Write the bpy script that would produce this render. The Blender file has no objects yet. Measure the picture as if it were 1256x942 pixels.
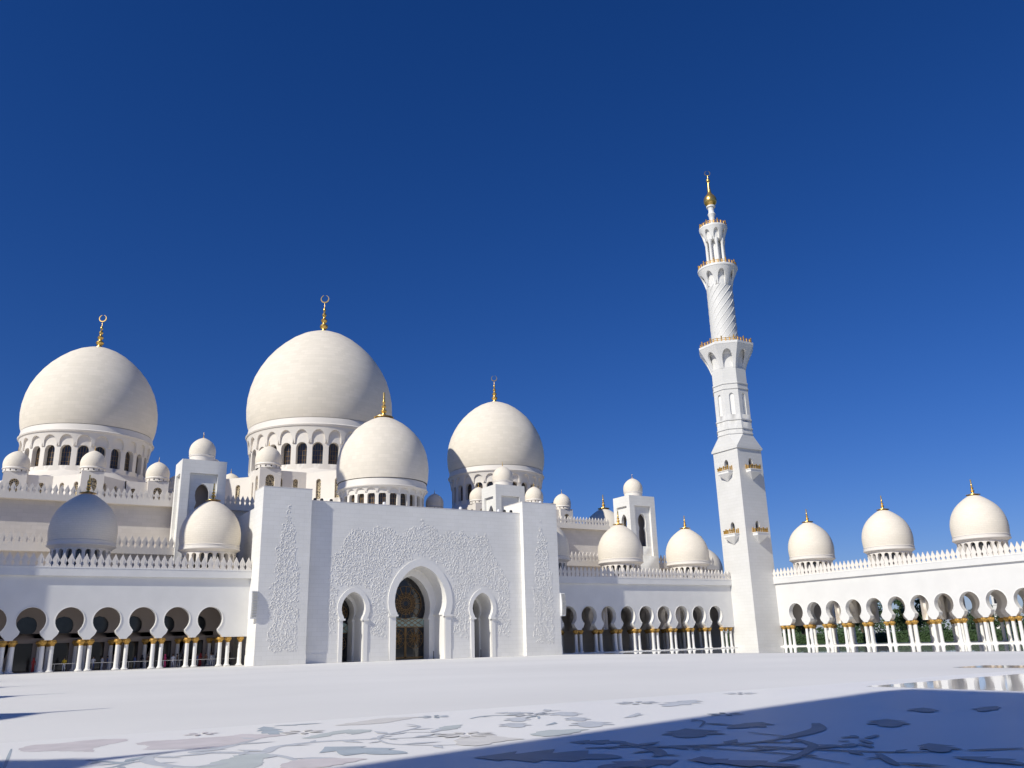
import bpy, bmesh, math, random
from math import pi, sin, cos, tan, radians, atan2, hypot
from mathutils import Vector, Matrix
random.seed(7)
S = bpy.context.scene
COL = S.collection
U = 4.4                                   # metres per modelling unit (one arcade bay)
# ------------------------------------------------------------------ camera
EYE = Vector((0, 0, .4378)) * U
YAW, PITCH, ROLL, FPX = .5520, .2969, -.0279, 1041.3
cam = bpy.data.cameras.new('camera'); co = bpy.data.objects.new('camera', cam); COL.objects.link(co); S.camera = co
_rt = Vector((cos(YAW), -sin(YAW), 0)); _f0 = Vector((sin(YAW), cos(YAW), 0)); _z = Vector((0, 0, 1))
_fw = _f0 * cos(PITCH) + _z * sin(PITCH); _up = _z * cos(PITCH) - _f0 * sin(PITCH)
_r = _rt * cos(ROLL) + _up * sin(ROLL); _u = _up * cos(ROLL) - _rt * sin(ROLL)
M = Matrix(((_r.x, _u.x, -_fw.x, EYE.x), (_r.y, _u.y, -_fw.y, EYE.y), (_r.z, _u.z, -_fw.z, EYE.z), (0, 0, 0, 1)))
co.matrix_world = M
cam.sensor_width = 36; cam.lens = FPX / 1256 * 36; cam.clip_start = .1; cam.clip_end = 6000
# ------------------------------------------------------------------ daylight
SUN_EL = radians(36.2); SUN_H = Vector((-1, -.25, 0)).normalized()
w = bpy.data.worlds.new('World'); S.world = w; w.use_nodes = True; nt = w.node_tree
sky = nt.nodes.new('ShaderNodeTexSky'); sky.sky_type = 'NISHITA'; sky.sun_disc = False
sky.sun_elevation = SUN_EL; sky.sun_rotation = atan2(SUN_H.x, SUN_H.y)
sky.altitude = 0; sky.air_density = 1.0; sky.dust_density = .1; sky.ozone_density = 5.0
hs = nt.nodes.new('ShaderNodeMix'); hs.data_type = 'RGBA'; hs.blend_type = 'MULTIPLY'; hs.inputs['Factor'].default_value = 1
hs.inputs['B'].default_value = (.60, .64, 1.0, 1)      # the phone's deep blue rendering of the clear sky
h2 = nt.nodes.new('ShaderNodeHueSaturation'); h2.inputs['Saturation'].default_value = 1.25; nt.links.new(sky.outputs[0], h2.inputs['Color'])
nt.links.new(h2.outputs[0], hs.inputs['A']); nt.links.new(hs.outputs['Result'], nt.nodes['Background'].inputs[0])
nt.nodes['Background'].inputs[1].default_value = .075
sun = bpy.data.lights.new('sun', 'SUN'); sun.energy = 4.0; sun.angle = radians(.53); sun.color = (1, .965, .87)
so = bpy.data.objects.new('sun', sun); COL.objects.link(so)
sd = SUN_H * cos(SUN_EL) + _z * sin(SUN_EL)
so.rotation_euler = sd.to_track_quat('Z', 'Y').to_euler(); so.location = (-60, -20, 90)
S.view_settings.view_transform = 'Standard'; S.view_settings.look = 'None'
S.view_settings.exposure = .07; S.view_settings.gamma = 1
S.cycles.max_bounces = 7; S.cycles.diffuse_bounces = 4; S.cycles.use_denoising = True

# ------------------------------------------------------------------ materials
def mat(name, col, rough=.6, metal=0, var=0, vscale=.3, bump=0, bscale=8, tiles=None, polar=False, spec=.5, tile_col=.93, coat=0):
    m = bpy.data.materials.new(name); m.use_nodes = True; n = m.node_tree; L = n.links.new
    b = n.nodes['Principled BSDF']; b.inputs['Roughness'].default_value = rough; b.inputs['Metallic'].default_value = metal
    b.inputs['Specular IOR Level'].default_value = spec
    tc = n.nodes.new('ShaderNodeTexCoord'); out = None
    rgb = n.nodes.new('ShaderNodeRGB'); rgb.outputs[0].default_value = (*col, 1); out = rgb.outputs[0]
    if var:
        no = n.nodes.new('ShaderNodeTexNoise'); no.inputs['Scale'].default_value = vscale; no.inputs['Detail'].default_value = 6
        L(tc.outputs['Object'], no.inputs['Vector'])
        mr = n.nodes.new('ShaderNodeMapRange'); mr.inputs['From Min'].default_value = .3; mr.inputs['From Max'].default_value = .7
        mr.inputs['To Min'].default_value = 1 - var; mr.inputs['To Max'].default_value = 1 + var * .4
        L(no.outputs['Fac'], mr.inputs['Value'])
        mx = n.nodes.new('ShaderNodeMix'); mx.data_type = 'RGBA'; mx.blend_type = 'MULTIPLY'; mx.inputs['Factor'].default_value = 1
        L(out, mx.inputs['A']); L(mr.outputs[0], mx.inputs['B']); out = mx.outputs['Result']
    if tiles:
        tw, th = tiles
        sp = n.nodes.new('ShaderNodeSeparateXYZ'); cb = n.nodes.new('ShaderNodeCombineXYZ'); L(tc.outputs['Object'], sp.inputs[0])
        if polar:
            at = n.nodes.new('ShaderNodeMath'); at.operation = 'ARCTAN2'; L(sp.outputs[1], at.inputs[0]); L(sp.outputs[0], at.inputs[1])
            ml = n.nodes.new('ShaderNodeMath'); ml.operation = 'MULTIPLY'; L(at.outputs[0], ml.inputs[0]); ml.inputs[1].default_value = polar
            L(ml.outputs[0], cb.inputs[0])
        else:
            ad = n.nodes.new('ShaderNodeMath'); ad.operation = 'ADD'; L(sp.outputs[0], ad.inputs[0]); L(sp.outputs[1], ad.inputs[1]); L(ad.outputs[0], cb.inputs[0])
        L(sp.outputs[2], cb.inputs[1])
        bt = n.nodes.new('ShaderNodeTexBrick'); bt.inputs['Scale'].default_value = 1; bt.inputs['Brick Width'].default_value = tw; bt.inputs['Row Height'].default_value = th
        bt.inputs['Mortar Size'].default_value = .02; bt.inputs['Mortar Smooth'].default_value = .3
        bt.inputs['Color1'].default_value = (1, 1, 1, 1); bt.inputs['Color2'].default_value = (tile_col, tile_col, tile_col * .99, 1); bt.inputs['Mortar'].default_value = (.87, .865, .85, 1)
        L(cb.outputs[0], bt.inputs['Vector'])
        m2 = n.nodes.new('ShaderNodeMix'); m2.data_type = 'RGBA'; m2.blend_type = 'MULTIPLY'; m2.inputs['Factor'].default_value = 1
        L(out, m2.inputs['A']); L(bt.outputs['Color'], m2.inputs['B']); out = m2.outputs['Result']
    L(out, b.inputs['Base Color'])
    if bump:
        nb = n.nodes.new('ShaderNodeTexNoise'); nb.inputs['Scale'].default_value = bscale; nb.inputs['Detail'].default_value = 4
        L(tc.outputs['Object'], nb.inputs['Vector'])
        bp = n.nodes.new('ShaderNodeBump'); bp.inputs['Strength'].default_value = bump; bp.inputs['Distance'].default_value = .05
        L(nb.outputs['Fac'], bp.inputs['Height']); L(bp.outputs[0], b.inputs['Normal'])
    if coat:
        b.inputs['Coat Weight'].default_value = coat; b.inputs['Coat Roughness'].default_value = .03
    return m
MT = {
 'white': mat('white_marble', (.84, .82, .77), .6, var=.06, vscale=.25, bump=.08, bscale=3, tiles=(1.5, .62), tile_col=.965),
 'arcadewhite': mat('white_mosaic_arcade_wall', (.715, .70, .665), .65, var=.05, vscale=.35, bump=.05, bscale=2),
 'minwhite': mat('white_minaret_marble', (.715, .70, .665), .6, var=.05, vscale=.25, bump=.06, bscale=3, tiles=(1.5, .62), tile_col=.965),
 'plainwhite': mat('smooth_white_marble', (.82, .80, .755), .55, var=.04, vscale=.4),
 'render': mat('white_mosaic_wall', (.775, .76, .725), .65, var=.06, vscale=.35, bump=.05, bscale=2),
 'cream': mat('cream_marble', (.75, .69, .62), .6, var=.05, vscale=.25, bump=.06, bscale=3, tiles=(1.4, .6)),
 'creamplain': mat('cream_stone_trim', (.78, .725, .65), .6, var=.04, vscale=.4),
 'dome': mat('cream_dome_tiles', (.85, .77, .645), .75, spec=.15, var=.05, vscale=.12, tiles=(1.7, .66), polar=14.0, tile_col=.925),
 'smalldome': mat('cream_small_dome_tiles', (.85, .77, .645), .7, spec=.15, var=.05, vscale=.3, tiles=(.8, .3), polar=4.4, tile_col=.955),
 'gold': mat('gold_mosaic', (.78, .52, .16), .32, metal=.85, var=.15, vscale=2),
 'goldcap': mat('gilded_capital', (.55, .32, .07), .45, metal=.35, var=.25, vscale=6, bump=.6, bscale=9),
 'glass': mat('dark_window_glass', (.035, .04, .045), .12, var=.4, vscale=.8, spec=.6),
 'doorglass': mat('dark_door_glass', (.02, .018, .018), .08, spec=.6),
 'greenglass': mat('pale_green_glass', (.36, .48, .42), .2, var=.15, vscale=.6),
 'lattice': mat('carved_lattice', (.50, .42, .28), .6),
 'bronze': mat('bronze_lattice', (.26, .15, .05), .5, metal=.3),
 'inner': mat('shaded_inner_marble', (.36, .30, .26), .6, var=.06, vscale=.5),  # marble of the interiors, their shade put into the darker base colour
 'dark': mat('dark_metal', (.04, .04, .045), .4, metal=.3),
 'louvre': mat('beige_louvre', (.55, .53, .47), .5),
 'lamp': mat('white_lamp_housing', (.82, .82, .82), .35),
 'steel': mat('brushed_steel', (.62, .62, .63), .3, metal=.8),
 'bark': mat('bark', (.12, .085, .06), .9, var=.3, vscale=4),
 'floor': mat('matte_white_paving', (.835, .815, .775), .7, var=.07, vscale=.06, spec=.25),
 'polish': mat('white_field_marble', (.92, .90, .86), .42, var=.04, vscale=.12, spec=.12),
 'mirror': mat('mirror_polished_marble', (.78, .775, .77), .045, var=.04, vscale=.12, spec=.3),
 'walk': mat('polished_walkway_marble', (.60, .60, .60), .02, var=.05, vscale=.2, spec=.5),
 'lawn': mat('lawn', (.055, .085, .025), .9, var=.35, vscale=.15, bump=.5, bscale=4),
 'sage': mat('sage_inlay', (.58, .62, .60), .45, spec=.12, var=.12, vscale=1.2),
 'slate': mat('slate_blue_inlay', (.46, .52, .56), .45, spec=.12, var=.15, vscale=1.5),
 'grey': mat('grey_inlay', (.62, .64, .66), .45, spec=.12, var=.1, vscale=1.2),
 'rose': mat('rose_inlay', (.72, .66, .65), .45, spec=.12, var=.12, vscale=1.5),
 'sand': mat('sand_inlay', (.76, .73, .68), .45, spec=.12, var=.1, vscale=1.5),
 'ink': mat('dark_green_inlay', (.30, .36, .38), .45, spec=.12, var=.2, vscale=1.5),
 'plum': mat('dark_rose_inlay', (.44, .38, .41), .45, spec=.12, var=.2, vscale=1.5),
}
for i, c in enumerate([(.035, .07, .02), (.05, .095, .03), (.08, .12, .04)]): MT['leaf%d' % i] = mat('leaves_%s' % 'abc'[i], c, .7, var=.3, vscale=1)
for k, c in dict(skin=(.34, .19, .12), hair=(.02, .016, .014), red=(.35, .03, .03), pink=(.55, .05, .16), blk=(.015, .015, .02), wht=(.75, .76, .8), blu=(.08, .12, .3), yel=(.75, .5, .03), brn=(.18, .09, .05), gry=(.25, .26, .3)).items():
    MT[k] = mat('cloth_' + k if k not in ('skin', 'hair') else k, c, .8)

def screen(name, c1, c2, sc):          # pierced stone screen in front of dark glass
    m = mat(name, c1, .6); n = m.node_tree; L = n.links.new; b = n.nodes['Principled BSDF']
    tc = n.nodes.new('ShaderNodeTexCoord'); v = n.nodes.new('ShaderNodeTexVoronoi'); v.feature = 'DISTANCE_TO_EDGE'; v.inputs['Scale'].default_value = sc; L(tc.outputs['Object'], v.inputs['Vector'])
    mt = n.nodes.new('ShaderNodeMath'); mt.operation = 'LESS_THAN'; mt.inputs[1].default_value = .13; L(v.outputs['Distance'], mt.inputs[0])
    mx = n.nodes.new('ShaderNodeMix'); mx.data_type = 'RGBA'; mx.inputs['A'].default_value = (*c2, 1); mx.inputs['B'].default_value = (*c1, 1); L(mt.outputs[0], mx.inputs['Factor']); L(mx.outputs['Result'], b.inputs['Base Color']); return m
MT['lattice'] = screen('pierced_stone_screen', (.50, .40, .24), (.025, .022, .02), 3.2)
# ------------------------------------------------------------------ mesh building
ORG = {}
class MB:
    def __init__(s): s.v = []; s.f = []; s.m = []; s.mats = []
    def mi(s, m):
        if m not in s.mats: s.mats.append(m)
        return s.mats.index(m)
    def add(s, vs, fs, m):
        o = len(s.v); s.v += [tuple(p) for p in vs]; k = s.mi(m)
        for f in fs: s.f.append([i + o for i in f]); s.m.append(k)
    def box(s, x0, x1, y0, y1, z0, z1, m):
        s.add([(x0, y0, z0), (x1, y0, z0), (x1, y1, z0), (x0, y1, z0), (x0, y0, z1), (x1, y0, z1), (x1, y1, z1), (x0, y1, z1)],
              [(3, 2, 1, 0), (4, 5, 6, 7), (0, 1, 5, 4), (1, 2, 6, 5), (2, 3, 7, 6), (3, 0, 4, 7)], m)
    def lathe(s, prof, m, cx=0, cy=0, n=32, ph=0, cap=True):
        vs = []; fs = []; R = []
        for r, z in prof:
            if r < 1e-6: R.append([len(vs)]); vs.append((cx, cy, z))
            else:
                R.append(list(range(len(vs), len(vs) + n)))
                vs += [(cx + r * cos(ph + 2 * pi * i / n), cy + r * sin(ph + 2 * pi * i / n), z) for i in range(n)]
        for a, b in zip(R, R[1:]):
            for i in range(n):
                j = (i + 1) % n
                if len(a) == 1 and len(b) == 1: continue
                if len(a) == 1: fs.append((a[0], b[j], b[i]))
                elif len(b) == 1: fs.append((a[i], a[j], b[0]))
                else: fs.append((a[i], a[j], b[j], b[i]))
        if cap and len(R[0]) > 1: fs.append(tuple(reversed(R[0])))
        if cap and len(R[-1]) > 1: fs.append(tuple(R[-1]))
        s.add(vs, fs, m)
    def prism(s, pts, z0, z1, m, top=True):
        n = len(pts); vs = [(x, y, z0) for x, y in pts] + [(x, y, z1) for x, y in pts]
        fs = [(i, (i + 1) % n, n + (i + 1) % n, n + i) for i in range(n)]
        if top: fs.append(tuple(range(n, 2 * n)))
        s.add(vs, fs, m)
    def tube(s, pts, r, m, n=6):
        vs = []; fs = []
        for i, p in enumerate(pts):
            p = Vector(p); a = Vector(pts[max(i - 1, 0)]); b = Vector(pts[min(i + 1, len(pts) - 1)]); d = (b - a).normalized()
            q = d.orthogonal().normalized() if i == 0 else (q - d * q.dot(d)).normalized()
            t = d.cross(q); rr = r[i] if isinstance(r, (list, tuple)) else r
            vs += [tuple(p + (q * cos(2 * pi * k / n) + t * sin(2 * pi * k / n)) * rr) for k in range(n)]
        for i in range(len(pts) - 1):
            for k in range(n): fs.append((i * n + k, i * n + (k + 1) % n, (i + 1) * n + (k + 1) % n, (i + 1) * n + k))
        fs.append(tuple(reversed(range(n)))); fs.append(tuple(range((len(pts) - 1) * n, len(pts) * n)))
        s.add(vs, fs, m)
    # wall bay with an opening; f maps (x, depth, z) to the place. rows = (z, half width) from bottom to top
    def bay(s, f, xl, xr, xc, rows, T, m, mr=None, back=True, under=True, nx=1, over=False):
        mr = mr or m
        for i in range(len(rows) - 1):
            (z0, w0), (z1, w1) = rows[i], rows[i + 1]
            if abs(z1 - z0) > 1e-6:
                for d in ((0, T) if back else (0,)):
                    for k in range(nx):
                        a, b = k / nx, (k + 1) / nx
                        L = lambda t, wv: xl + (xc - wv - xl) * t
                        Rr = lambda t, wv: xc + wv + (xr - xc - wv) * t
                        s.add([f(L(a, w0), d, z0), f(L(b, w0), d, z0), f(L(b, w1), d, z1), f(L(a, w1), d, z1)], [(0, 1, 2, 3)], m)
                        s.add([f(Rr(a, w0), d, z0), f(Rr(b, w0), d, z0), f(Rr(b, w1), d, z1), f(Rr(a, w1), d, z1)], [(0, 1, 2, 3)], m)
            if w0 > 1e-6 or w1 > 1e-6:
                for sg in (-1, 1):
                    s.add([f(xc + sg * w0, 0, z0), f(xc + sg * w0, T, z0), f(xc + sg * w1, T, z1), f(xc + sg * w1, 0, z1)], [(0, 1, 2, 3)], mr)
        if under and rows[0][1] > 1e-6:
            z, wv = rows[0]
            for a, b in ((xl, xc - wv), (xc + wv, xr)): s.add([f(a, 0, z), f(b, 0, z), f(b, T, z), f(a, T, z)], [(0, 1, 2, 3)], mr)
    def pane(s, f, xc, rows, d, m):
        for (z0, w0), (z1, w1) in zip(rows, rows[1:]):
            if abs(z1 - z0) < 1e-6 or (w0 < 1e-6 and w1 < 1e-6): continue
            s.add([f(xc - w0, d, z0), f(xc + w0, d, z0), f(xc + w1, d, z1), f(xc - w1, d, z1)], [(0, 1, 2, 3)], m)
    def mesh(s, name, org=(0, 0, 0), smooth=True):
        me = bpy.data.meshes.new(name)
        me.from_pydata([((x - org[0]) * U, (y - org[1]) * U, (z - org[2]) * U) for x, y, z in s.v], [], s.f)
        for m in s.mats: me.materials.append(MT[m])
        me.polygons.foreach_set('material_index', s.m)
        bm = bmesh.new(); bm.from_mesh(me); bmesh.ops.remove_doubles(bm, verts=bm.verts, dist=.0015)
        bmesh.ops.recalc_face_normals(bm, faces=bm.faces); bm.to_mesh(me); bm.free()
        if smooth:
            me.polygons.foreach_set('use_smooth', [True] * len(me.polygons)); me.set_sharp_from_angle(angle=radians(32))
        return me
_H = None
def put(name, me, parent=None, at=(0, 0, 0), rz=0, label=None, kind=None):
    o = bpy.data.objects.new(name, me); COL.objects.link(o); ORG[o.name] = Vector(at)
    if parent is not None: o.parent = parent; o.location = (Vector(at) - ORG[parent.name]) * U
    else: o.location = Vector(at) * U
    o.rotation_euler.z = rz
    if label: o['label'] = label
    if kind: o['kind'] = kind
    return o
def part(name, mb, parent, at=None, **k):
    at = tuple(ORG[parent.name]) if at is None and parent is not None else (at or (0, 0, 0))
    return put(name, mb.mesh(name, at), parent, at, **k)
def thing(name, label, cat, at, group=None):
    o = put(name, None, None, at, label=label); o['category'] = cat
    if group: o['group'] = group
    return o
def solo(name, mb, label, cat, at, group=None):
    o = put(name, mb.mesh(name, at), None, at, label=label); o['category'] = cat
    if group: o['group'] = group
    return o
def dup(o, at, parent=None, label=None, rz=None):           # copy a thing or part with its children
    c = o.copy(); COL.objects.link(c); ORG[c.name] = Vector(at)
    c.parent = parent
    c.location = (Vector(at) - (ORG[parent.name] if parent is not None else Vector((0, 0, 0)))) * U
    if rz is not None: c.rotation_euler.z = rz
    if label: c['label'] = label
    for ch in [x for x in COL.objects if x.parent == o]:
        d = ch.copy(); COL.objects.link(d); d.parent = c; ORG[d.name] = ORG[ch.name] - ORG[o.name] + Vector(at)
        for g in [x for x in COL.objects if x.parent == ch]:
            e = g.copy(); COL.objects.link(e); e.parent = d
    return c

# ------------------------------------------------------------------ layout constants (units)
YW, XL, XR_, XA, YR = 28.944, 1.3056, 21.1915, 30.7805, 26.6459
ARCH = [(.896, .405), (.93, .392), (.97, .355), (1.02, .305), (1.07, .272), (1.12, .256), (1.145, .252)] + [(1.44 + .385 * sin(q), .385 * cos(q)) for q in (-.72, -.45, -.2, .05, .3, .55, .8, 1.0, 1.2, 1.35)] + [(1.828, 0)]
ZC = .896; ZTOP = 2.955; T = .22
fY = lambda Y: (lambda x, d, z: (x, Y + d, z))
fX = lambda X, s=1: (lambda y, d, z: (X + s * d, y, z))
# ------------------------------------------------------------------ setting
def sheet(name, pts, z, m, parent=None, kind='structure'):
    mb = MB(); mb.add([(x, y, z) for x, y in pts], [tuple(range(len(pts)))], m)
    o = put(name, mb.mesh(name, (0, 0, 0), False), parent, (0, 0, 0))
    if kind: o['kind'] = kind
    return o
ground = sheet('ground', [(-1200, -1200), (1200, -1200), (1200, 1200), (-1200, 1200)], -.03, 'lawn')
court = sheet('courtyard', [(-12, -14), (36, -14), (36, 50), (-12, 50)], -.003, 'floor')
walk = sheet('polished_walkway', [(19.15, -13), (34.5, -13), (34.5, 32.5), (19.15, 32.5)], -.0005, 'walk', court, None)
band_ = sheet('mirror_marble_band', [(6.72, -9.5), (9.6, -9.5), (9.6, 5.25), (6.72, 5.15)], -.0010, 'mirror', court, None)
band2 = sheet('mirror_marble_band', [(10.75, -9.5), (11.5, -9.5), (11.5, 6.9), (10.75, 6.9)], -.0010, 'mirror', court, None)
field = sheet('flower_field_marble', [(.17, -9.5), (14, -9.5), (14, 5.68), (.17, 5.68)], -.0015, 'polish', court, None)
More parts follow.
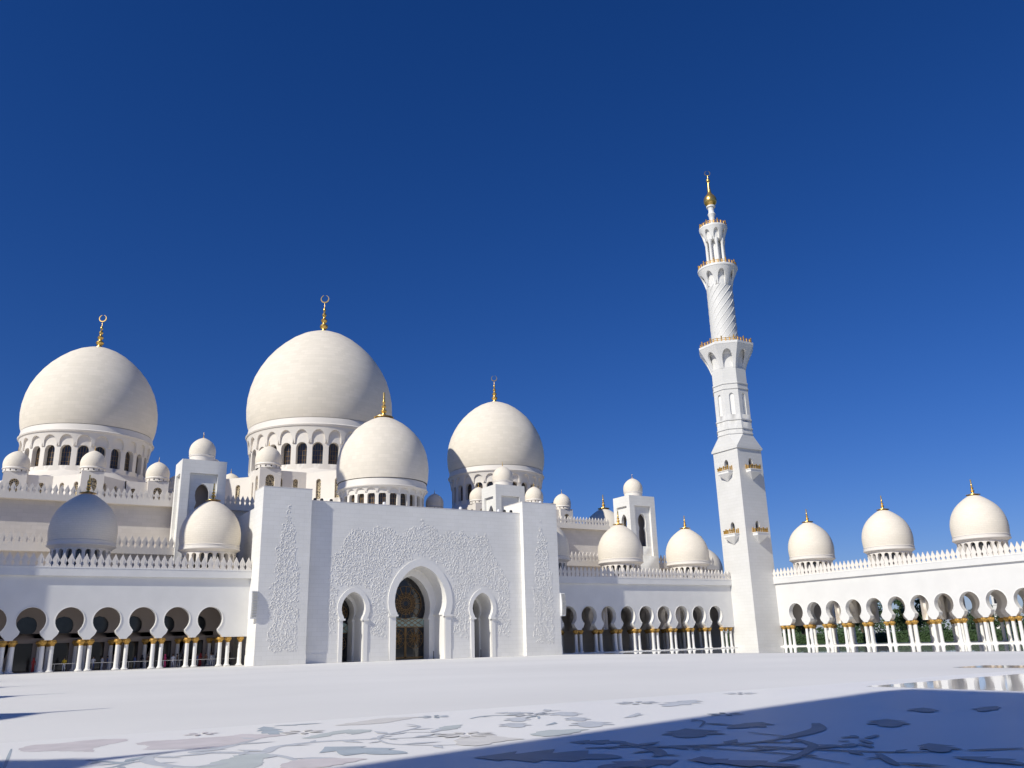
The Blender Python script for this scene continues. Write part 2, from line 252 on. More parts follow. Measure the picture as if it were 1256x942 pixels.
INLAY=[
 ('blob', 'rose', [(0.252, 5.25), (0.32, 5.41), (0.464, 5.397), (0.569, 5.458), (0.651, 5.46), (0.767, 5.384), (0.77, 5.25), (0.65, 5.101), (0.56, 4.968), (0.557, 4.774), (0.495, 4.869), (0.388, 4.997), (0.301, 5.026), (0.26, 5.101)], 0),
 ('blob', 'rose', [(0.762, 5.053), (0.855, 5.134), (0.99, 5.078), (1.097, 5.083), (1.248, 5.074), (1.41, 5.026), (1.362, 4.849), (1.202, 4.669), (1.055, 4.473), (0.961, 4.522), (0.917, 4.588), (0.85, 4.632), (0.756, 4.69), (0.813, 4.872)], 0),
 ('vine', 'slate', [(0.171, 4.396), (0.226, 5.277)], 0.012),
 ('vine', 'slate', [(0.489, 4.45), (0.582, 4.252), (0.646, 4.237), (0.563, 4.098), (0.514, 4.078)], 0.03),
 ('vine', 'grey', [(1.163, 4.126), (1.051, 4.256), (0.936, 4.402), (1.043, 4.462), (1.189, 4.618), (1.362, 4.849)], 0.06),
 ('vine', 'grey', [(0.843, 4.493), (0.759, 4.417), (0.705, 4.272), (0.706, 4.091), (0.763, 3.911), (0.833, 3.821)], 0.05),
 ('blob', 'sage', [(0.837, 3.841), (0.953, 3.989), (1.054, 4.081), (1.152, 4.086), (1.02, 3.608), (0.82, 3.794)], 0),
 ('blob', 'sage', [(1.016, 4.111), (1.168, 4.134), (1.191, 3.99), (1.1, 3.888), (1.007, 3.613), (0.917, 3.698)], 0),
 ('vine', 'grey', [(1.055, 4.276), (1.163, 4.118), (1.289, 4.324), (1.485, 4.395), (1.645, 4.361), (1.792, 4.289)], 0.05),
 ('vine', 'grey', [(1.181, 4.05), (1.204, 3.881), (1.201, 3.702)], 0.03),
 ('blob', 'slate', [(1.435, 5.321), (1.561, 5.515), (1.618, 5.491), (1.611, 5.217), (1.561, 5.014), (1.454, 4.89), (1.402, 5.023)], 0),
 ('vine', 'slate', [(1.618, 5.491), (1.697, 5.5), (1.735, 5.417)], 0.022),
 ('blob', 'rose', [(1.239, 5.042), (1.328, 5.134), (1.393, 5.033), (1.525, 4.861), (1.379, 4.82), (1.267, 4.725), (1.121, 4.552)], 0),
 ('blob', 'sage', [(1.504, 4.617), (1.643, 4.765), (1.852, 4.916), (1.964, 4.793), (1.926, 4.699), (1.777, 4.592), (1.786, 4.738), (1.576, 4.57)], 0),
 ('vine', 'grey', [(1.792, 4.289), (1.878, 4.439), (2.075, 4.587), (2.24, 4.753), (2.257, 4.963)], 0.022),
 ('vine', 'grey', [(1.792, 4.289), (1.894, 4.237), (2.051, 4.155), (2.129, 4.217), (2.124, 4.404), (2.001, 4.505)], 0.018),
 ('vine', 'grey', [(1.792, 4.289), (1.751, 4.036), (1.855, 3.846), (1.963, 3.761)], 0.018),
 ('blob', 'sand', [(1.889, 5.224), (2.097, 5.354), (2.322, 5.494), (2.553, 5.386), (2.342, 5.242), (2.197, 5.133), (2.038, 5.134)], 0),
 ('blob', 'sage', [(2.215, 4.5), (2.334, 4.648), (2.479, 4.671), (2.342, 4.462), (2.23, 4.417)], 0),
 ('blob', 'slate', [(1.467, 4.145), (1.516, 4.072), (1.585, 4.119), (1.59, 3.999), (1.616, 3.938), (1.705, 3.906), (1.602, 3.738), (1.713, 3.786), (1.752, 3.695), (1.649, 3.623), (1.564, 3.647), (1.463, 3.678), (1.401, 3.71), (1.34, 3.769), (1.388, 3.878), (1.435, 3.802), (1.506, 3.886), (1.507, 3.992)], 0),
 ('blob', 'rose', [(1.111, 3.66), (1.223, 3.77), (1.329, 3.714), (1.463, 3.585), (1.319, 3.49), (1.192, 3.442), (1.078, 3.548)], 0),
 ('blob', 'grey', [(3.026, 5.26), (3.231, 5.194), (3.21, 5.084), (3.055, 5.093)], 0),
 ('vine', 'slate', [(2.7, 4.993), (2.896, 5.087), (3.083, 4.859), (2.98, 4.638)], 0.02),
 ('vine', 'grey', [(3.083, 4.859), (3.293, 5.06), (3.446, 5.088)], 0.02),
 ('blob', 'grey', [(3.163, 4.909), (3.365, 4.969), (3.426, 4.762), (3.23, 4.633), (3.135, 4.748)], 0),
 ('blob', 'grey', [(2.796, 4.811), (2.963, 4.839), (2.951, 4.628), (2.785, 4.551)], 0),
 ('blob', 'grey', [(3.043, 4.519), (3.186, 4.571), (3.239, 4.44), (3.054, 4.299)], 0),
 ('blob', 'grey', [(2.53, 4.424), (2.716, 4.531), (2.78, 4.362), (2.603, 4.254)], 0),
 ('blob', 'slate', [(2.767, 4.246), (2.91, 4.366), (2.928, 4.307), (2.824, 4.237)], 0),
 ('blob', 'grey', [(2.827, 4.179), (3.007, 4.255), (3.086, 4.262), (3.01, 4.062), (3.172, 4.064), (3.05, 3.928), (2.866, 3.961)], 0),
 ('blob', 'sage', [(2.433, 3.889), (2.615, 4.024), (2.819, 3.897), (2.618, 3.763), (2.441, 3.74)], 0),
 ('blob', 'sand', [(2.102, 4.029), (2.24, 4.023), (2.321, 4.081), (2.282, 3.909), (2.326, 3.728), (2.2, 3.731), (2.003, 3.637), (1.953, 3.744)], 0),
 ('blob', 'grey', [(3.339, 4.276), (3.634, 4.502), (3.632, 4.38), (3.405, 4.241)], 0),
 ('blob', 'grey', [(4.058, 4.954), (4.279, 4.99), (4.676, 5.096), (4.632, 4.853), (4.258, 4.749), (4.083, 4.763)], 0),
 ('blob', 'ink', [(2.391, 3.474), (2.525, 3.495), (2.609, 3.383), (2.578, 3.282), (2.489, 3.258), (2.387, 3.305)], 0),
 ('vine', 'ink', [(2.552, 3.309), (2.517, 3.119), (2.49, 2.991), (2.4, 2.841), (2.334, 2.807)], 0.05),
 ('vine', 'ink', [(2.306, 3.225), (2.452, 3.152), (2.587, 3.038), (2.724, 2.859)], 0.035),
 ('blob', 'ink', [(1.793, 3.293), (1.918, 3.376), (1.898, 3.237), (2.071, 3.305), (2.158, 3.426), (2.109, 3.219), (2.203, 3.296), (2.113, 3.074), (2.237, 3.221), (2.254, 3.124), (2.191, 2.954), (2.254, 2.982), (2.231, 2.872), (2.127, 2.87), (1.984, 2.861), (1.868, 2.97), (1.768, 3.081)], 0),
 ('blob', 'plum', [(2.019, 2.79), (2.162, 2.837), (2.27, 2.818), (2.339, 2.668), (2.162, 2.547), (1.987, 2.709)], 0),
 ('blob', 'plum', [(2.384, 2.683), (2.47, 2.684), (2.492, 2.621), (2.379, 2.505), (2.333, 2.594)], 0),
 ('blob', 'ink', [(2.912, 3.49), (3.054, 3.544), (3.138, 3.499), (3.036, 3.314), (2.872, 3.222), (2.854, 3.331)], 0),
 ('vine', 'ink', [(3.015, 3.379), (3.147, 3.294)], 0.04),
 ('blob', 'ink', [(3.054, 3.544), (3.159, 3.535), (3.234, 3.389), (3.142, 3.136), (3.049, 3.198), (2.867, 3.213), (2.862, 3.324)], 0),
 ('blob', 'ink', [(3.366, 3.504), (3.479, 3.516), (3.559, 3.472), (3.668, 3.495), (3.546, 3.258), (3.385, 3.286), (3.311, 3.388)], 0),
 ('vine', 'ink', [(2.602, 3.027), (2.756, 2.93), (2.94, 2.863), (3.145, 2.889)], 0.035),
 ('vine', 'ink', [(3.145, 2.889), (3.376, 2.959), (3.592, 3.057), (3.798, 3.247)], 0.07),
 ('vine', 'ink', [(2.822, 2.863), (2.91, 2.648), (2.977, 2.449), (3.082, 2.271), (3.205, 2.187)], 0.03),
 ('vine', 'ink', [(2.582, 3.004), (2.693, 2.783), (2.753, 2.508), (2.698, 2.179)], 0.018),
 ('vine', 'ink', [(3.178, 2.854), (3.079, 2.675), (2.995, 2.59), (2.79, 2.472), (2.579, 2.394)], 0.035),
 ('vine', 'ink', [(3.238, 3.183), (3.222, 2.892)], 0.016),
 ('vine', 'ink', [(3.54, 3.907), (3.49, 3.751), (3.257, 3.536)], 0.014),
 ('vine', 'ink', [(3.341, 2.717), (3.411, 2.727)], 0.03),
 ('vine', 'ink', [(3.443, 2.744), (3.381, 2.674)], 0.03),
 ('vine', 'ink', [(3.119, 2.535), (3.198, 2.554)], 0.03),
 ('vine', 'ink', [(3.115, 2.497), (3.191, 2.532)], 0.03),
 ('vine', 'ink', [(3.221, 2.531), (3.141, 2.416)], 0.03),
 ('vine', 'ink', [(3.392, 2.631), (3.536, 2.681)], 0.03),
 ('vine', 'ink', [(3.224, 2.647), (3.256, 2.614)], 0.03),
 ('vine', 'ink', [(3.331, 2.614), (3.252, 2.499)], 0.03),
 ('blob', 'ink', [(4.005, 3.154), (4.138, 3.124), (4.206, 3.122), (4.132, 2.888), (4.025, 2.942), (3.873, 2.849), (3.985, 2.986), (3.928, 3.052)], 0),
 ('blob', 'ink', [(4.819, 3.488), (4.959, 3.413), (4.882, 3.234), (4.701, 3.204), (4.686, 3.319)], 0),
 ('blob', 'ink', [(5.044, 3.196), (5.23, 3.203), (5.314, 3.165), (5.107, 3.012), (4.923, 3.02)], 0),
 ('blob', 'ink', [(3.295, 2.357), (3.405, 2.343), (3.409, 2.175), (3.268, 2.089), (3.182, 2.148), (3.214, 2.24)], 0),
 ('vine', 'ink', [(3.313, 2.117), (3.507, 2.012)], 0.03),
 ('blob', 'ink', [(3.104, 2.053), (3.228, 1.988), (3.228, 1.859), (3.077, 1.776), (3.04, 1.857)], 0),
 ('vine', 'ink', [(2.989, 2.278), (2.855, 2.132), (2.785, 2.049)], 0.03),
 ('blob', 'plum', [(2.361, 2.655), (2.486, 2.649), (2.489, 2.533), (2.442, 2.471), (2.525, 2.243), (2.386, 2.335), (2.302, 2.501)], 0),
]
from mathutils import geometry
for ii, (kind, c, pts, wd) in enumerate(INLAY):
    zi = -.0008 + ii * .00005
    mb = MB()
    if kind == 'blob':
        PV = [Vector(q) for q in pts]; n = len(PV)
        A_, B_ = max(((p, q) for p in PV for q in PV), key=lambda t: (t[0] - t[1]).length); ax = (B_ - A_); Ln = ax.length; ax = ax / Ln; nn = Vector((-ax.y, ax.x))
        if c in ('ink', 'slate', 'grey', 'plum'):      # serrated pointed leaf along the long axis
            up = max((q - A_).dot(nn) for q in PV); dn = min((q - A_).dot(nn) for q in PV); out = []; K = 44; nt_ = max(3, int(Ln / .15))
            prof = lambda t: sin(pi * t) ** .75 * (.38 + .45 * ((t * nt_) % 1))
            out = [A_ + ax * (Ln * t / K) + nn * (up * prof(t / K)) for t in range(K + 1)] + [A_ + ax * (Ln * t / K) + nn * (dn * prof(t / K)) for t in range(K - 1, 0, -1)]
        else:
            out = []; ct = sum(PV, Vector((0, 0))) / n
            for i in range(n):
                a, b = PV[i], PV[(i + 1) % n]
                for k in range(4):
                    q = a.lerp(b, (k + .5) / 4); nrm = Vector((b.y - a.y, a.x - b.x)); out.append(q + nrm * ((.05 if k % 2 else -.05) * random.uniform(.3, 1.2)))
        cd = geometry.delaunay_2d_cdt(out, [], [list(range(len(out)))], 1, 1e-5)
        mb.add([(p.x, p.y, zi) for p in cd[0]], [tuple(f_) for f_ in cd[2]], c); nm = 'inlay_leaf'
    else:
        P = [Vector(q) for q in pts]; Q = []
        for i in range(len(P) - 1):
            p0, p1, p2, p3 = P[max(i - 1, 0)], P[i], P[i + 1], P[min(i + 2, len(P) - 1)]
            for k in range(6):
                t = k / 6; Q.append(.5 * ((2 * p1) + (p2 - p0) * t + (2 * p0 - 5 * p1 + 4 * p2 - p3) * t * t + (3 * p1 - p0 - 3 * p2 + p3) * t ** 3))
        Q.append(P[-1]); vs = []
        for i, q in enumerate(Q):
            d = (Q[min(i + 1, len(Q) - 1)] - Q[max(i - 1, 0)]).normalized(); nn = Vector((-d.y, d.x)); t = i / (len(Q) - 1)
            ww = wd * .5 * (.45 + .75 * sin(pi * (.15 + .8 * t)))
            vs += [(q.x + nn.x * ww, q.y + nn.y * ww, zi), (q.x - nn.x * ww, q.y - nn.y * ww, zi)]
        mb.add(vs, [(2 * i, 2 * i + 1, 2 * i + 3, 2 * i + 2) for i in range(len(Q) - 1)], c); nm = 'inlay_vine'
    put(nm, mb.mesh(nm, (0, 0, 0), False), court, (0, 0, 0))
    if kind != 'blob' and wd < .065 and len(pts) > 2:      # small leaves growing off the vine
        for k in range(3, len(Q) - 2, 5):
            d = (Q[k + 1] - Q[k - 1]).normalized(); sd_ = 1 if (k // 5) % 2 else -1; o_ = Q[k]; g = (d * .7 + Vector((-d.y, d.x)) * sd_).normalized(); h_ = Vector((-g.y, g.x)); Lf = .10 + .05 * (k % 3)
            lm = MB(); lm.add([(*(o_), zi + .003 / 4.4), (*(o_ + g * Lf * .4 + h_ * Lf * .17), zi + .003 / 4.4), (*(o_ + g * Lf), zi + .003 / 4.4), (*(o_ + g * Lf * .45 - h_ * Lf * .15), zi + .003 / 4.4)], [(0, 1, 2, 3)], c)
            put('inlay_leaf', lm.mesh('inlay_leaf', (0, 0, 0), False), court, (0, 0, 0))
for x, y, r_, n_, c in ((2.2, 4.12, .16, 9, 'sand'), (3.1, 4.95, .15, 7, 'grey'), (4.2, 5.2, .17, 8, 'grey'), (1.62, 4.95, .13, 7, 'sand'), (3.9, 4.0, .12, 6, 'ink'), (1.15, 5.3, .1, 6, 'rose'), (2.6, 5.3, .11, 7, 'slate'), (5.4, 5.35, .14, 8, 'grey')):
    fm = MB()
    for k in range(n_):
        t_ = 2 * pi * k / n_; u_ = Vector((cos(t_), sin(t_))); v_ = Vector((-u_.y, u_.x)); p0 = Vector((x, y))
        fm.add([(*(p0 + u_ * r_ * s_ + v_ * r_ * w_), .0026) for s_, w_ in ((.22, 0), (.55, .17), (.85, .13), (1, 0), (.85, -.13), (.55, -.17))], [(0, 1, 2, 3, 4, 5)], c)
    put('inlay_flower', fm.mesh('inlay_flower', (0, 0, 0), False), court, (0, 0, 0), kind='stuff')

# ------------------------------------------------------------------ shared small pieces
def merlon_mesh():
    h = [(.0985, 0), (.085, .04), (.058, .095), (.072, .14), (.0985, .18), (.09, .225), (.066, .26), (.058, .285), (.03, .345), (0, .415)]
    pts = h + [(-x, z) for x, z in reversed(h[:-1])]; n = len(pts); mb = MB()
    vs = [(x, -.02, z) for x, z in pts] + [(x, .02, z) for x, z in pts]
    mb.add(vs, [tuple(range(n)), tuple(reversed(range(n, 2 * n)))] + [(i, n + i, n + (i + 1) % n, (i + 1) % n) for i in range(n)], 'creamplain')
    mb.add([(-.018, -.03, .12), (.018, -.03, .12), (.026, -.03, .2), (0, -.03, .3), (-.026, -.03, .2)], [(0, 1, 2, 3, 4)], 'creamplain')
    return mb.mesh('merlon', smooth=False)
MER = merlon_mesh()
def cresting(parent, a, b, fixed, z, axis, scale=1):
    n = int(abs(b - a) / (.2 * scale))
    for i in range(n):
        t = a + (i + .5) * (b - a) / n
        o = put('merlon', MER, parent, (t, fixed, z) if axis == 'x' else (fixed, t, z), rz=0 if axis == 'x' else pi / 2)
        o.scale = (scale * .99,) * 3
def column_proto():
    mb = MB(); mb.lathe([(.10, 0), (.10, .02), (.115, .03), (.10, .045), (.08, .06), (.066, .10), (.062, .3), (.059, .74)], 'plainwhite', n=12)
    cm = mb.mesh('column')
    mb = MB(); mb.lathe([(.06, .73), (.07, .745), (.063, .76), (.085, .785), (.10, .82), (.106, .85), (.098, .875), (.108, .888), (.108, .897)], 'goldcap', n=12)
    for k in range(6):
        a = k * pi / 3 + .3; x, y = cos(a) * .092, sin(a) * .092
        mb.lathe([(0, .80), (.03, .815), (.036, .845), (.02, .87), (0, .875)], 'goldcap', x, y, n=6)
    return cm, mb.mesh('capital')
CM, KM = column_proto()
def column(parent, x, y):
    c = put('column', CM, parent, (x, y, 0)); put('capital', KM, c, (x, y, 0))
def finial_mb(h, r, crescent=False, m='gold', skirt=0):
    mb = MB(); P = [(1, 0), (.95, .03), (.55, .06), (.5, .1), (.85, .14), (1, .19), (.85, .24), (.4, .28), (.35, .31), (.6, .34), (.78, .39), (.6, .44), (.3, .48), (.28, .51), (.45, .54), (.55, .58), (.42, .63), (.2, .67), (.2, .7), (.33, .73), (.36, .77), (.25, .81), (.1, .85), (.05, 1), (0, 1.0)]
    pr = [(r * a, h * b) for a, b in P]
    if skirt: pr = [(skirt, -.06 * h), (skirt * .98, -.03 * h), (skirt * .5, .02 * h)] + [(max(a, r * .3), b + .04 * h) for a, b in pr]
    mb.lathe(pr, m, n=16)
    if crescent:
        R = crescent; z0 = h + R; N = 22; vs = []; 
        pts = []
        for i in range(N + 1):
            a = pi / 2 + .25 + (2 * pi - .5) * i / N
            tk = R * (.06 + .2 * sin(pi * i / N)); pts.append((a, tk))
        for a, tk in pts:
            for rr, yy in ((R, -R * .1), (R, R * .1), (R - tk, R * .1), (R - tk, -R * .1)):
                vs.append((rr * cos(a), yy, z0 + rr * sin(a)))
        fs = []
        for i in range(N):
            for k in range(4): fs.append((4 * i + k, 4 * i + (k + 1) % 4, 4 * i + 4 + (k + 1) % 4, 4 * i + 4 + k))
        mb.add(vs, fs, m)
    return mb
# ------------------------------------------------------------------ domes
DP = [(.95, 0), (.972, .06), (.99, .15), (1.0, .28), (.993, .42), (.965, .57), (.92, .71), (.855, .84), (.775, .965), (.68, 1.08), (.575, 1.18), (.455, 1.275), (.33, 1.35), (.21, 1.40), (.10, 1.435), (0, 1.45)]
DPS = [(.97, 0), (.99, .1), (1.0, .3), (.99, .46), (.955, .63), (.90, .78), (.82, .92), (.715, 1.05), (.59, 1.17), (.45, 1.275), (.30, 1.36), (.16, 1.42), (.06, 1.455), (0, 1.47)]
def one_pane(R, n, sill, apex, hw, depth=.16):
    pn = MB(); f = lambda x, d, z: ((R - d) * cos(x / R), (R - d) * sin(x / R), z); sp = apex - hw
    rows = [(sill, hw), (sp, hw)] + [(sp + hw * sin(a), hw * cos(a)) for a in (.35, .7, 1.05, 1.3)] + [(apex, 0)]
    pn.pane(f, 0, rows, depth * .97, 'glass')
    g = lambda x, d, z: ((R - d) * cos(x / R), (R - d) * sin(x / R), z)
    for q in (-.5, 0, .5):
        x = q * hw; pn.add([g(x - .008, depth * .9, sill), g(x + .008, depth * .9, sill), g(x + .008, depth * .9, sp + hw * .8), g(x - .008, depth * .9, sp + hw * .8)], [(0, 1, 2, 3)], 'bronze')
    for q in (.25, .5, .75):
        z = sill + (sp - sill) * q * 1.15; pn.add([g(-hw, depth * .9, z - .007), g(hw, depth * .9, z - .007), g(hw, depth * .9, z + .007), g(-hw, depth * .9, z + .007)], [(0, 1, 2, 3)], 'bronze')
    return pn
def drum(R, ztop, zbot, n, sill, apex, hw, depth=.16):
    """cylindrical drum with n arched windows; returns (drum mb, pane mb)"""
    mb = MB(); pn = MB(); f = lambda x, d, z: ((R - d) * cos(x / R), (R - d) * sin(x / R), z); p = 2 * pi * R / n
    sp = apex - hw
    rows = [(zbot, 0), (sill, 0), (sill, hw), (sp, hw)] + [(sp + hw * sin(a), hw * cos(a)) for a in (.35, .7, 1.05, 1.3)] + [(apex, 0), (ztop, 0)]
    for i in range(n):
        xc = (i + .5) * p; mb.bay(f, xc - p / 2, xc + p / 2, xc, rows, depth, 'creamplain', back=False, nx=2)
        pn.pane(f, xc, rows, depth * .97, 'glass')
        for q in (-.5, 0, .5): pn.box  # glazing bars follow
        for q in (-.33, .33):
            a = (xc + q * hw) / R; rr = R - depth * .93
            pn.add([((rr) * cos(a - .004), rr * sin(a - .004), sill), (rr * cos(a + .004), rr * sin(a + .004), sill), (rr * cos(a + .004), rr * sin(a + .004), sp + hw * .9), (rr * cos(a - .004), rr * sin(a - .004), sp + hw * .9)], [(0, 1, 2, 3)], 'lattice')
    return mb, pn
def big_dome(parent, cx, cy, R, zn, Hs, rz0, label, nwin, rwall, z_corb, z_rim, z_base, sill, apex, hw, fin_h, fin_r, cres, skirt=0, prof=DP):
    at = (cx, cy, zn); mb = MB()
    mb.lathe([(rwall + .02, z_rim - zn - .02), (R * .98, z_rim - zn), (R * .988, z_rim - zn + .05 * R / 2.7), (R * .97, z_rim - zn + .09 * R / 2.7), (R * .953, -.02)], 'creamplain', n=96, cap=False)
    mb.lathe([(R * r, R * z * Hs) for r, z in prof], 'dome' if R > 1.5 else 'smalldome', n=96, cap=False)
    d = put('dome', mb.mesh('dome'), parent, at, label=label)
    dm, pn = drum(rwall, z_corb + .02, z_base, nwin, sill, apex, hw, .13 * rwall / 1.66)
    # flaring blind arcade below the rim
    p = 2 * pi * rwall / nwin; span = z_rim - z_corb
    def f(x, dd, z):
        r = rwall + .05 * rwall / 2.45 + (R * .965 - rwall - .05) * max(0, (z - z_corb + .3 * span) / (1.3 * span)) ** 1.6 - dd
        return (r * cos(x / rwall), r * sin(x / rwall), z)
    z0 = z_corb - .30 * span; w = p * .40; ht = z_rim - .28 * span
    rows = [(z0, w), (z0 + (ht - z0) * .35, w * .98)] + [(z0 + (ht - z0) * (.35 + .65 * sin(a)), w * .98 * cos(a)) for a in (.3, .6, .9, 1.2, 1.4)] + [(ht, 0), (z_rim, 0)]
    for i in range(nwin):
        xc = (i + .5) * p; dm.bay(f, xc - p / 2, xc + p / 2, xc, rows, .10 * R / 2.7, 'creamplain', back=False, nx=2)
    dm.lathe([(rwall, z_corb - .1), (rwall + .012, ht + .02), (R * .93, z_rim)], 'creamplain', n=64, cap=False)
    dm.v = [(x + cx, y + cy, z) for x, y, z in dm.v]
    put('drum', dm.mesh('drum', at), d, at)
    wm = one_pane(rwall, nwin, sill, apex, hw, .13 * rwall / 1.66).mesh('window', (0, 0, zn))
    for i in range(nwin): put('window', wm, d, at, rz=(i + .5) * 2 * pi / nwin)
    fb = finial_mb(fin_h, fin_r, cres, 'gold', skirt)
    ft = (cx, cy, zn + R * prof[-1][1] * Hs - .02)
    put('finial', fb.mesh('finial'), d, ft, rz=-YAW)
    return d
DPA = [(.975, 0), (.99, .1), (1.0, .26), (.992, .42), (.96, .58), (.905, .74), (.83, .88), (.735, 1.01), (.625, 1.12), (.50, 1.22), (.37, 1.31), (.24, 1.385), (.12, 1.44), (.05, 1.465), (0, 1.48)]
# arcade dome: shared meshes
def arcade_dome_meshes():
    R = 1.005; mb = MB(); mb.lathe([(R * r, R * z * 1.08) for r, z in DPA], 'smalldome', n=48, cap=False)
    mb.lathe([(.88, -.25), (R * .95, -.19), (R * 1.0, -.165), (R * 1.005, -.13), (R * .985, -.11), (R * .985, -.03), (R * 1.0, -.02), (R * .975, 0)], 'creamplain', n=48, cap=False)
    a = mb.mesh('dome')
    dm, pn = drum(.87, -.24, -1.1, 20, -.80, -.29, .088, .14)
    # slim pier capitals between openings
    b = dm.mesh('drum'); c = pn.mesh('window')
    e = finial_mb(.55, .075, m='gold', skirt=.26).mesh('finial')
    return a, b, c, e
ADM = arcade_dome_meshes()
def arcade_dome(parent, x, y, z=3.90, label=None):
    d = put('dome', ADM[0], parent, (x, y, z), label=label)
    put('drum', ADM[1], d, (x, y, z)); put('window', ADM[2], d, (x, y, z), kind='stuff'); put('finial', ADM[3], d, (x, y, z + 1.595)); return d
# little turret dome: shared meshes (radius 1)
def turret_dome_meshes():
    mb = MB(); mb.lathe([(1.0 * r, .42 + z) for r, z in DPS], 'smalldome', n=32, cap=False)
    mb.lathe([(.95, .26), (1.02, .30), (1.0, .36), (.97, .42)], 'creamplain', n=32, cap=False)
    a = mb.mesh('turret_dome')
    dm, pn = drum(.94, .27, 0, 14, .07, .23, .055, .1); b = dm.mesh('drum')
    c = pn.mesh('window')
    e = finial_mb(.5, .05).mesh('finial')
    return a, b, c, e
TDM = turret_dome_meshes()
def turret_dome(parent, x, y, z, r):
    d = put('turret_dome', TDM[0], parent, (x, y, z)); d.scale = (r,) * 3
    for me, nm, dz in ((TDM[1], 'drum', 0), (TDM[2], 'window', 0), (TDM[3], 'finial', 1.86)):
        o = put(nm, me, None, (0, 0, 0)); o.parent = d; o.location = (0, 0, dz * U)
    return d

# ------------------------------------------------------------------ arcades
def arcade_x(th, x0, x1, centres, Y, rows_off, front_label=None):
    """arcade whose bays run along x; columns and arches in each row"""
    for k, off in enumerate(rows_off):
        mb = MB(); m = 'render' if k == 0 else 'creamplain'; top = 2.72 if k == 0 else 2.6
        xs = [c - .5 for c in centres] + [centres[-1] + .5]
        for i, c in enumerate(centres):
            xl = x0 if i == 0 else c - .5; xr = x1 if i == len(centres) - 1 else c + .5
            if xl < c - .5: mb.box(xl, c - .5, Y + off, Y + off + T, ZC, top, m); xl = c - .5
            if xr > c + .5: mb.box(c + .5, xr, Y + off, Y + off + T, ZC, top, m); xr = c + .5
            mb.bay(fY(Y + off), xl, xr, c, ARCH + [(top, 0)], T, m, 'plainwhite' if k == 0 else m)
        part('arcade_wall' if k == 0 else 'inner_arcade_wall', mb, th)
        for b in [c - .5 for c in centres] + [centres[-1] + .5]:
            for s in (-.12, .12):
                if x0 + .05 < b + s < x1 - .05: column(th, b + s, Y + off + T / 2)
            if b == centres[-1] + .5 and x1 - b > .3 and k == 0: column(th, x1 - .18, Y + off + T / 2)
def arch_trim(mb, f, xc, rows, t, d0, d1, m):
    """raised border following an opening"""
    P = [(-w, z) for z, w in rows] + [(w, z) for z, w in reversed(rows)]
    Q = []
    for i, (x, z) in enumerate(P):
        a = P[max(i - 1, 0)]; b = P[min(i + 1, len(P) - 1)]; dx, dz = b[0] - a[0], b[1] - a[1]; l = hypot(dx, dz) or 1
        Q.append((x - dz / l * t, z + dx / l * t))
    for i in range(len(P) - 1):
        a, b, c, e = P[i], P[i + 1], Q[i + 1], Q[i]
        F = lambda p, d: f(xc + p[0], d, p[1])
        mb.add([F(a, d1), F(b, d1), F(c, d1), F(e, d1)], [(0, 1, 2, 3)], m)
        mb.add([F(e, d1), F(c, d1), F(c, d0), F(e, d0)], [(0, 1, 2, 3)], m)
        mb.add([F(a, d1), F(b, d1), F(b, d0), F(a, d0)], [(0, 1, 2, 3)], m)
def trims(th, centres, f, mname='plainwhite'):
    mb = MB()
    for c in centres: arch_trim(mb, f, c, [r for r in ARCH if r[0] > 1.11], .022, 0, -.014, mname)
    part('arch_border', mb, th)

# left wing ---------------------------------------------------------
lw = thing('colonnade', 'white colonnade with keyhole arches and one shaded dome, left of the carved portal, visitors inside', 'colonnade', (3.5, YW, 0))
LC = [XL + i for i in range(-3, 6)]; LX0, LX1 = XL - 3.5, 7.494
arcade_x(lw, LX0, LX1, LC, YW, (0,)); trims(lw, LC, fY(YW))
mb = MB()      # back wall with doors and round windows
YB = YW + 1.72
CIR = [(1.12, .17), (1.17, .235), (1.25, .27), (1.36, .28), (1.45, .265), (1.53, .22), (1.59, .15), (1.63, 0)]
for i, c in enumerate(LC):
    xl, xr = c - .5, min(c + .5, LX1); cc = c - .03
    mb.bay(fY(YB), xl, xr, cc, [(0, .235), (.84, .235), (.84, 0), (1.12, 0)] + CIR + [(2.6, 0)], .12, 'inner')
    pm = MB(); pm.pane(fY(YB), cc, [(0, .235), (.84, .235)], .11, 'doorglass'); part('inner_door', pm, lw)
    pm = MB(); pm.pane(fY(YB), cc, CIR, .11, 'glass'); part('round_window', pm, lw)
    for s in (-.12, .12): column(lw, c + .5 + s, YB - .12) if c < 6.5 else None
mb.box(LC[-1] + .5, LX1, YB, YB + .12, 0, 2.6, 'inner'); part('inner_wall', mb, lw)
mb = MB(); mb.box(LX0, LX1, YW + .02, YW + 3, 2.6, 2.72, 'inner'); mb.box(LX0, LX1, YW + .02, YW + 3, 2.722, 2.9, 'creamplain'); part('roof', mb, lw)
mb = MB(); mb.box(LX0, LX1 - .003, YW - .09, YW + .2, 2.722, ZTOP, 'render'); mb.box(LX0, LX1 - .003, YW - .10, YW - .04, ZTOP, ZTOP + .03, 'plainwhite'); part('cornice', mb, lw)
cresting(lw, LX0, LX1 - .01, YW - .07, ZTOP + .028, 'x')
mb = MB(); mb.box(LX0, LX1 - .003, YW - .03, YW + .3, .0, .012, 'plainwhite'); part('plinth', mb, lw)
arcade_dome(lw, 2.5, YW + 1.5, label='grey dome in the shade of the tall tower')
arcade_dome(lw, 6.43, YW + 1.5, label='sunlit cream dome nearest the portal')
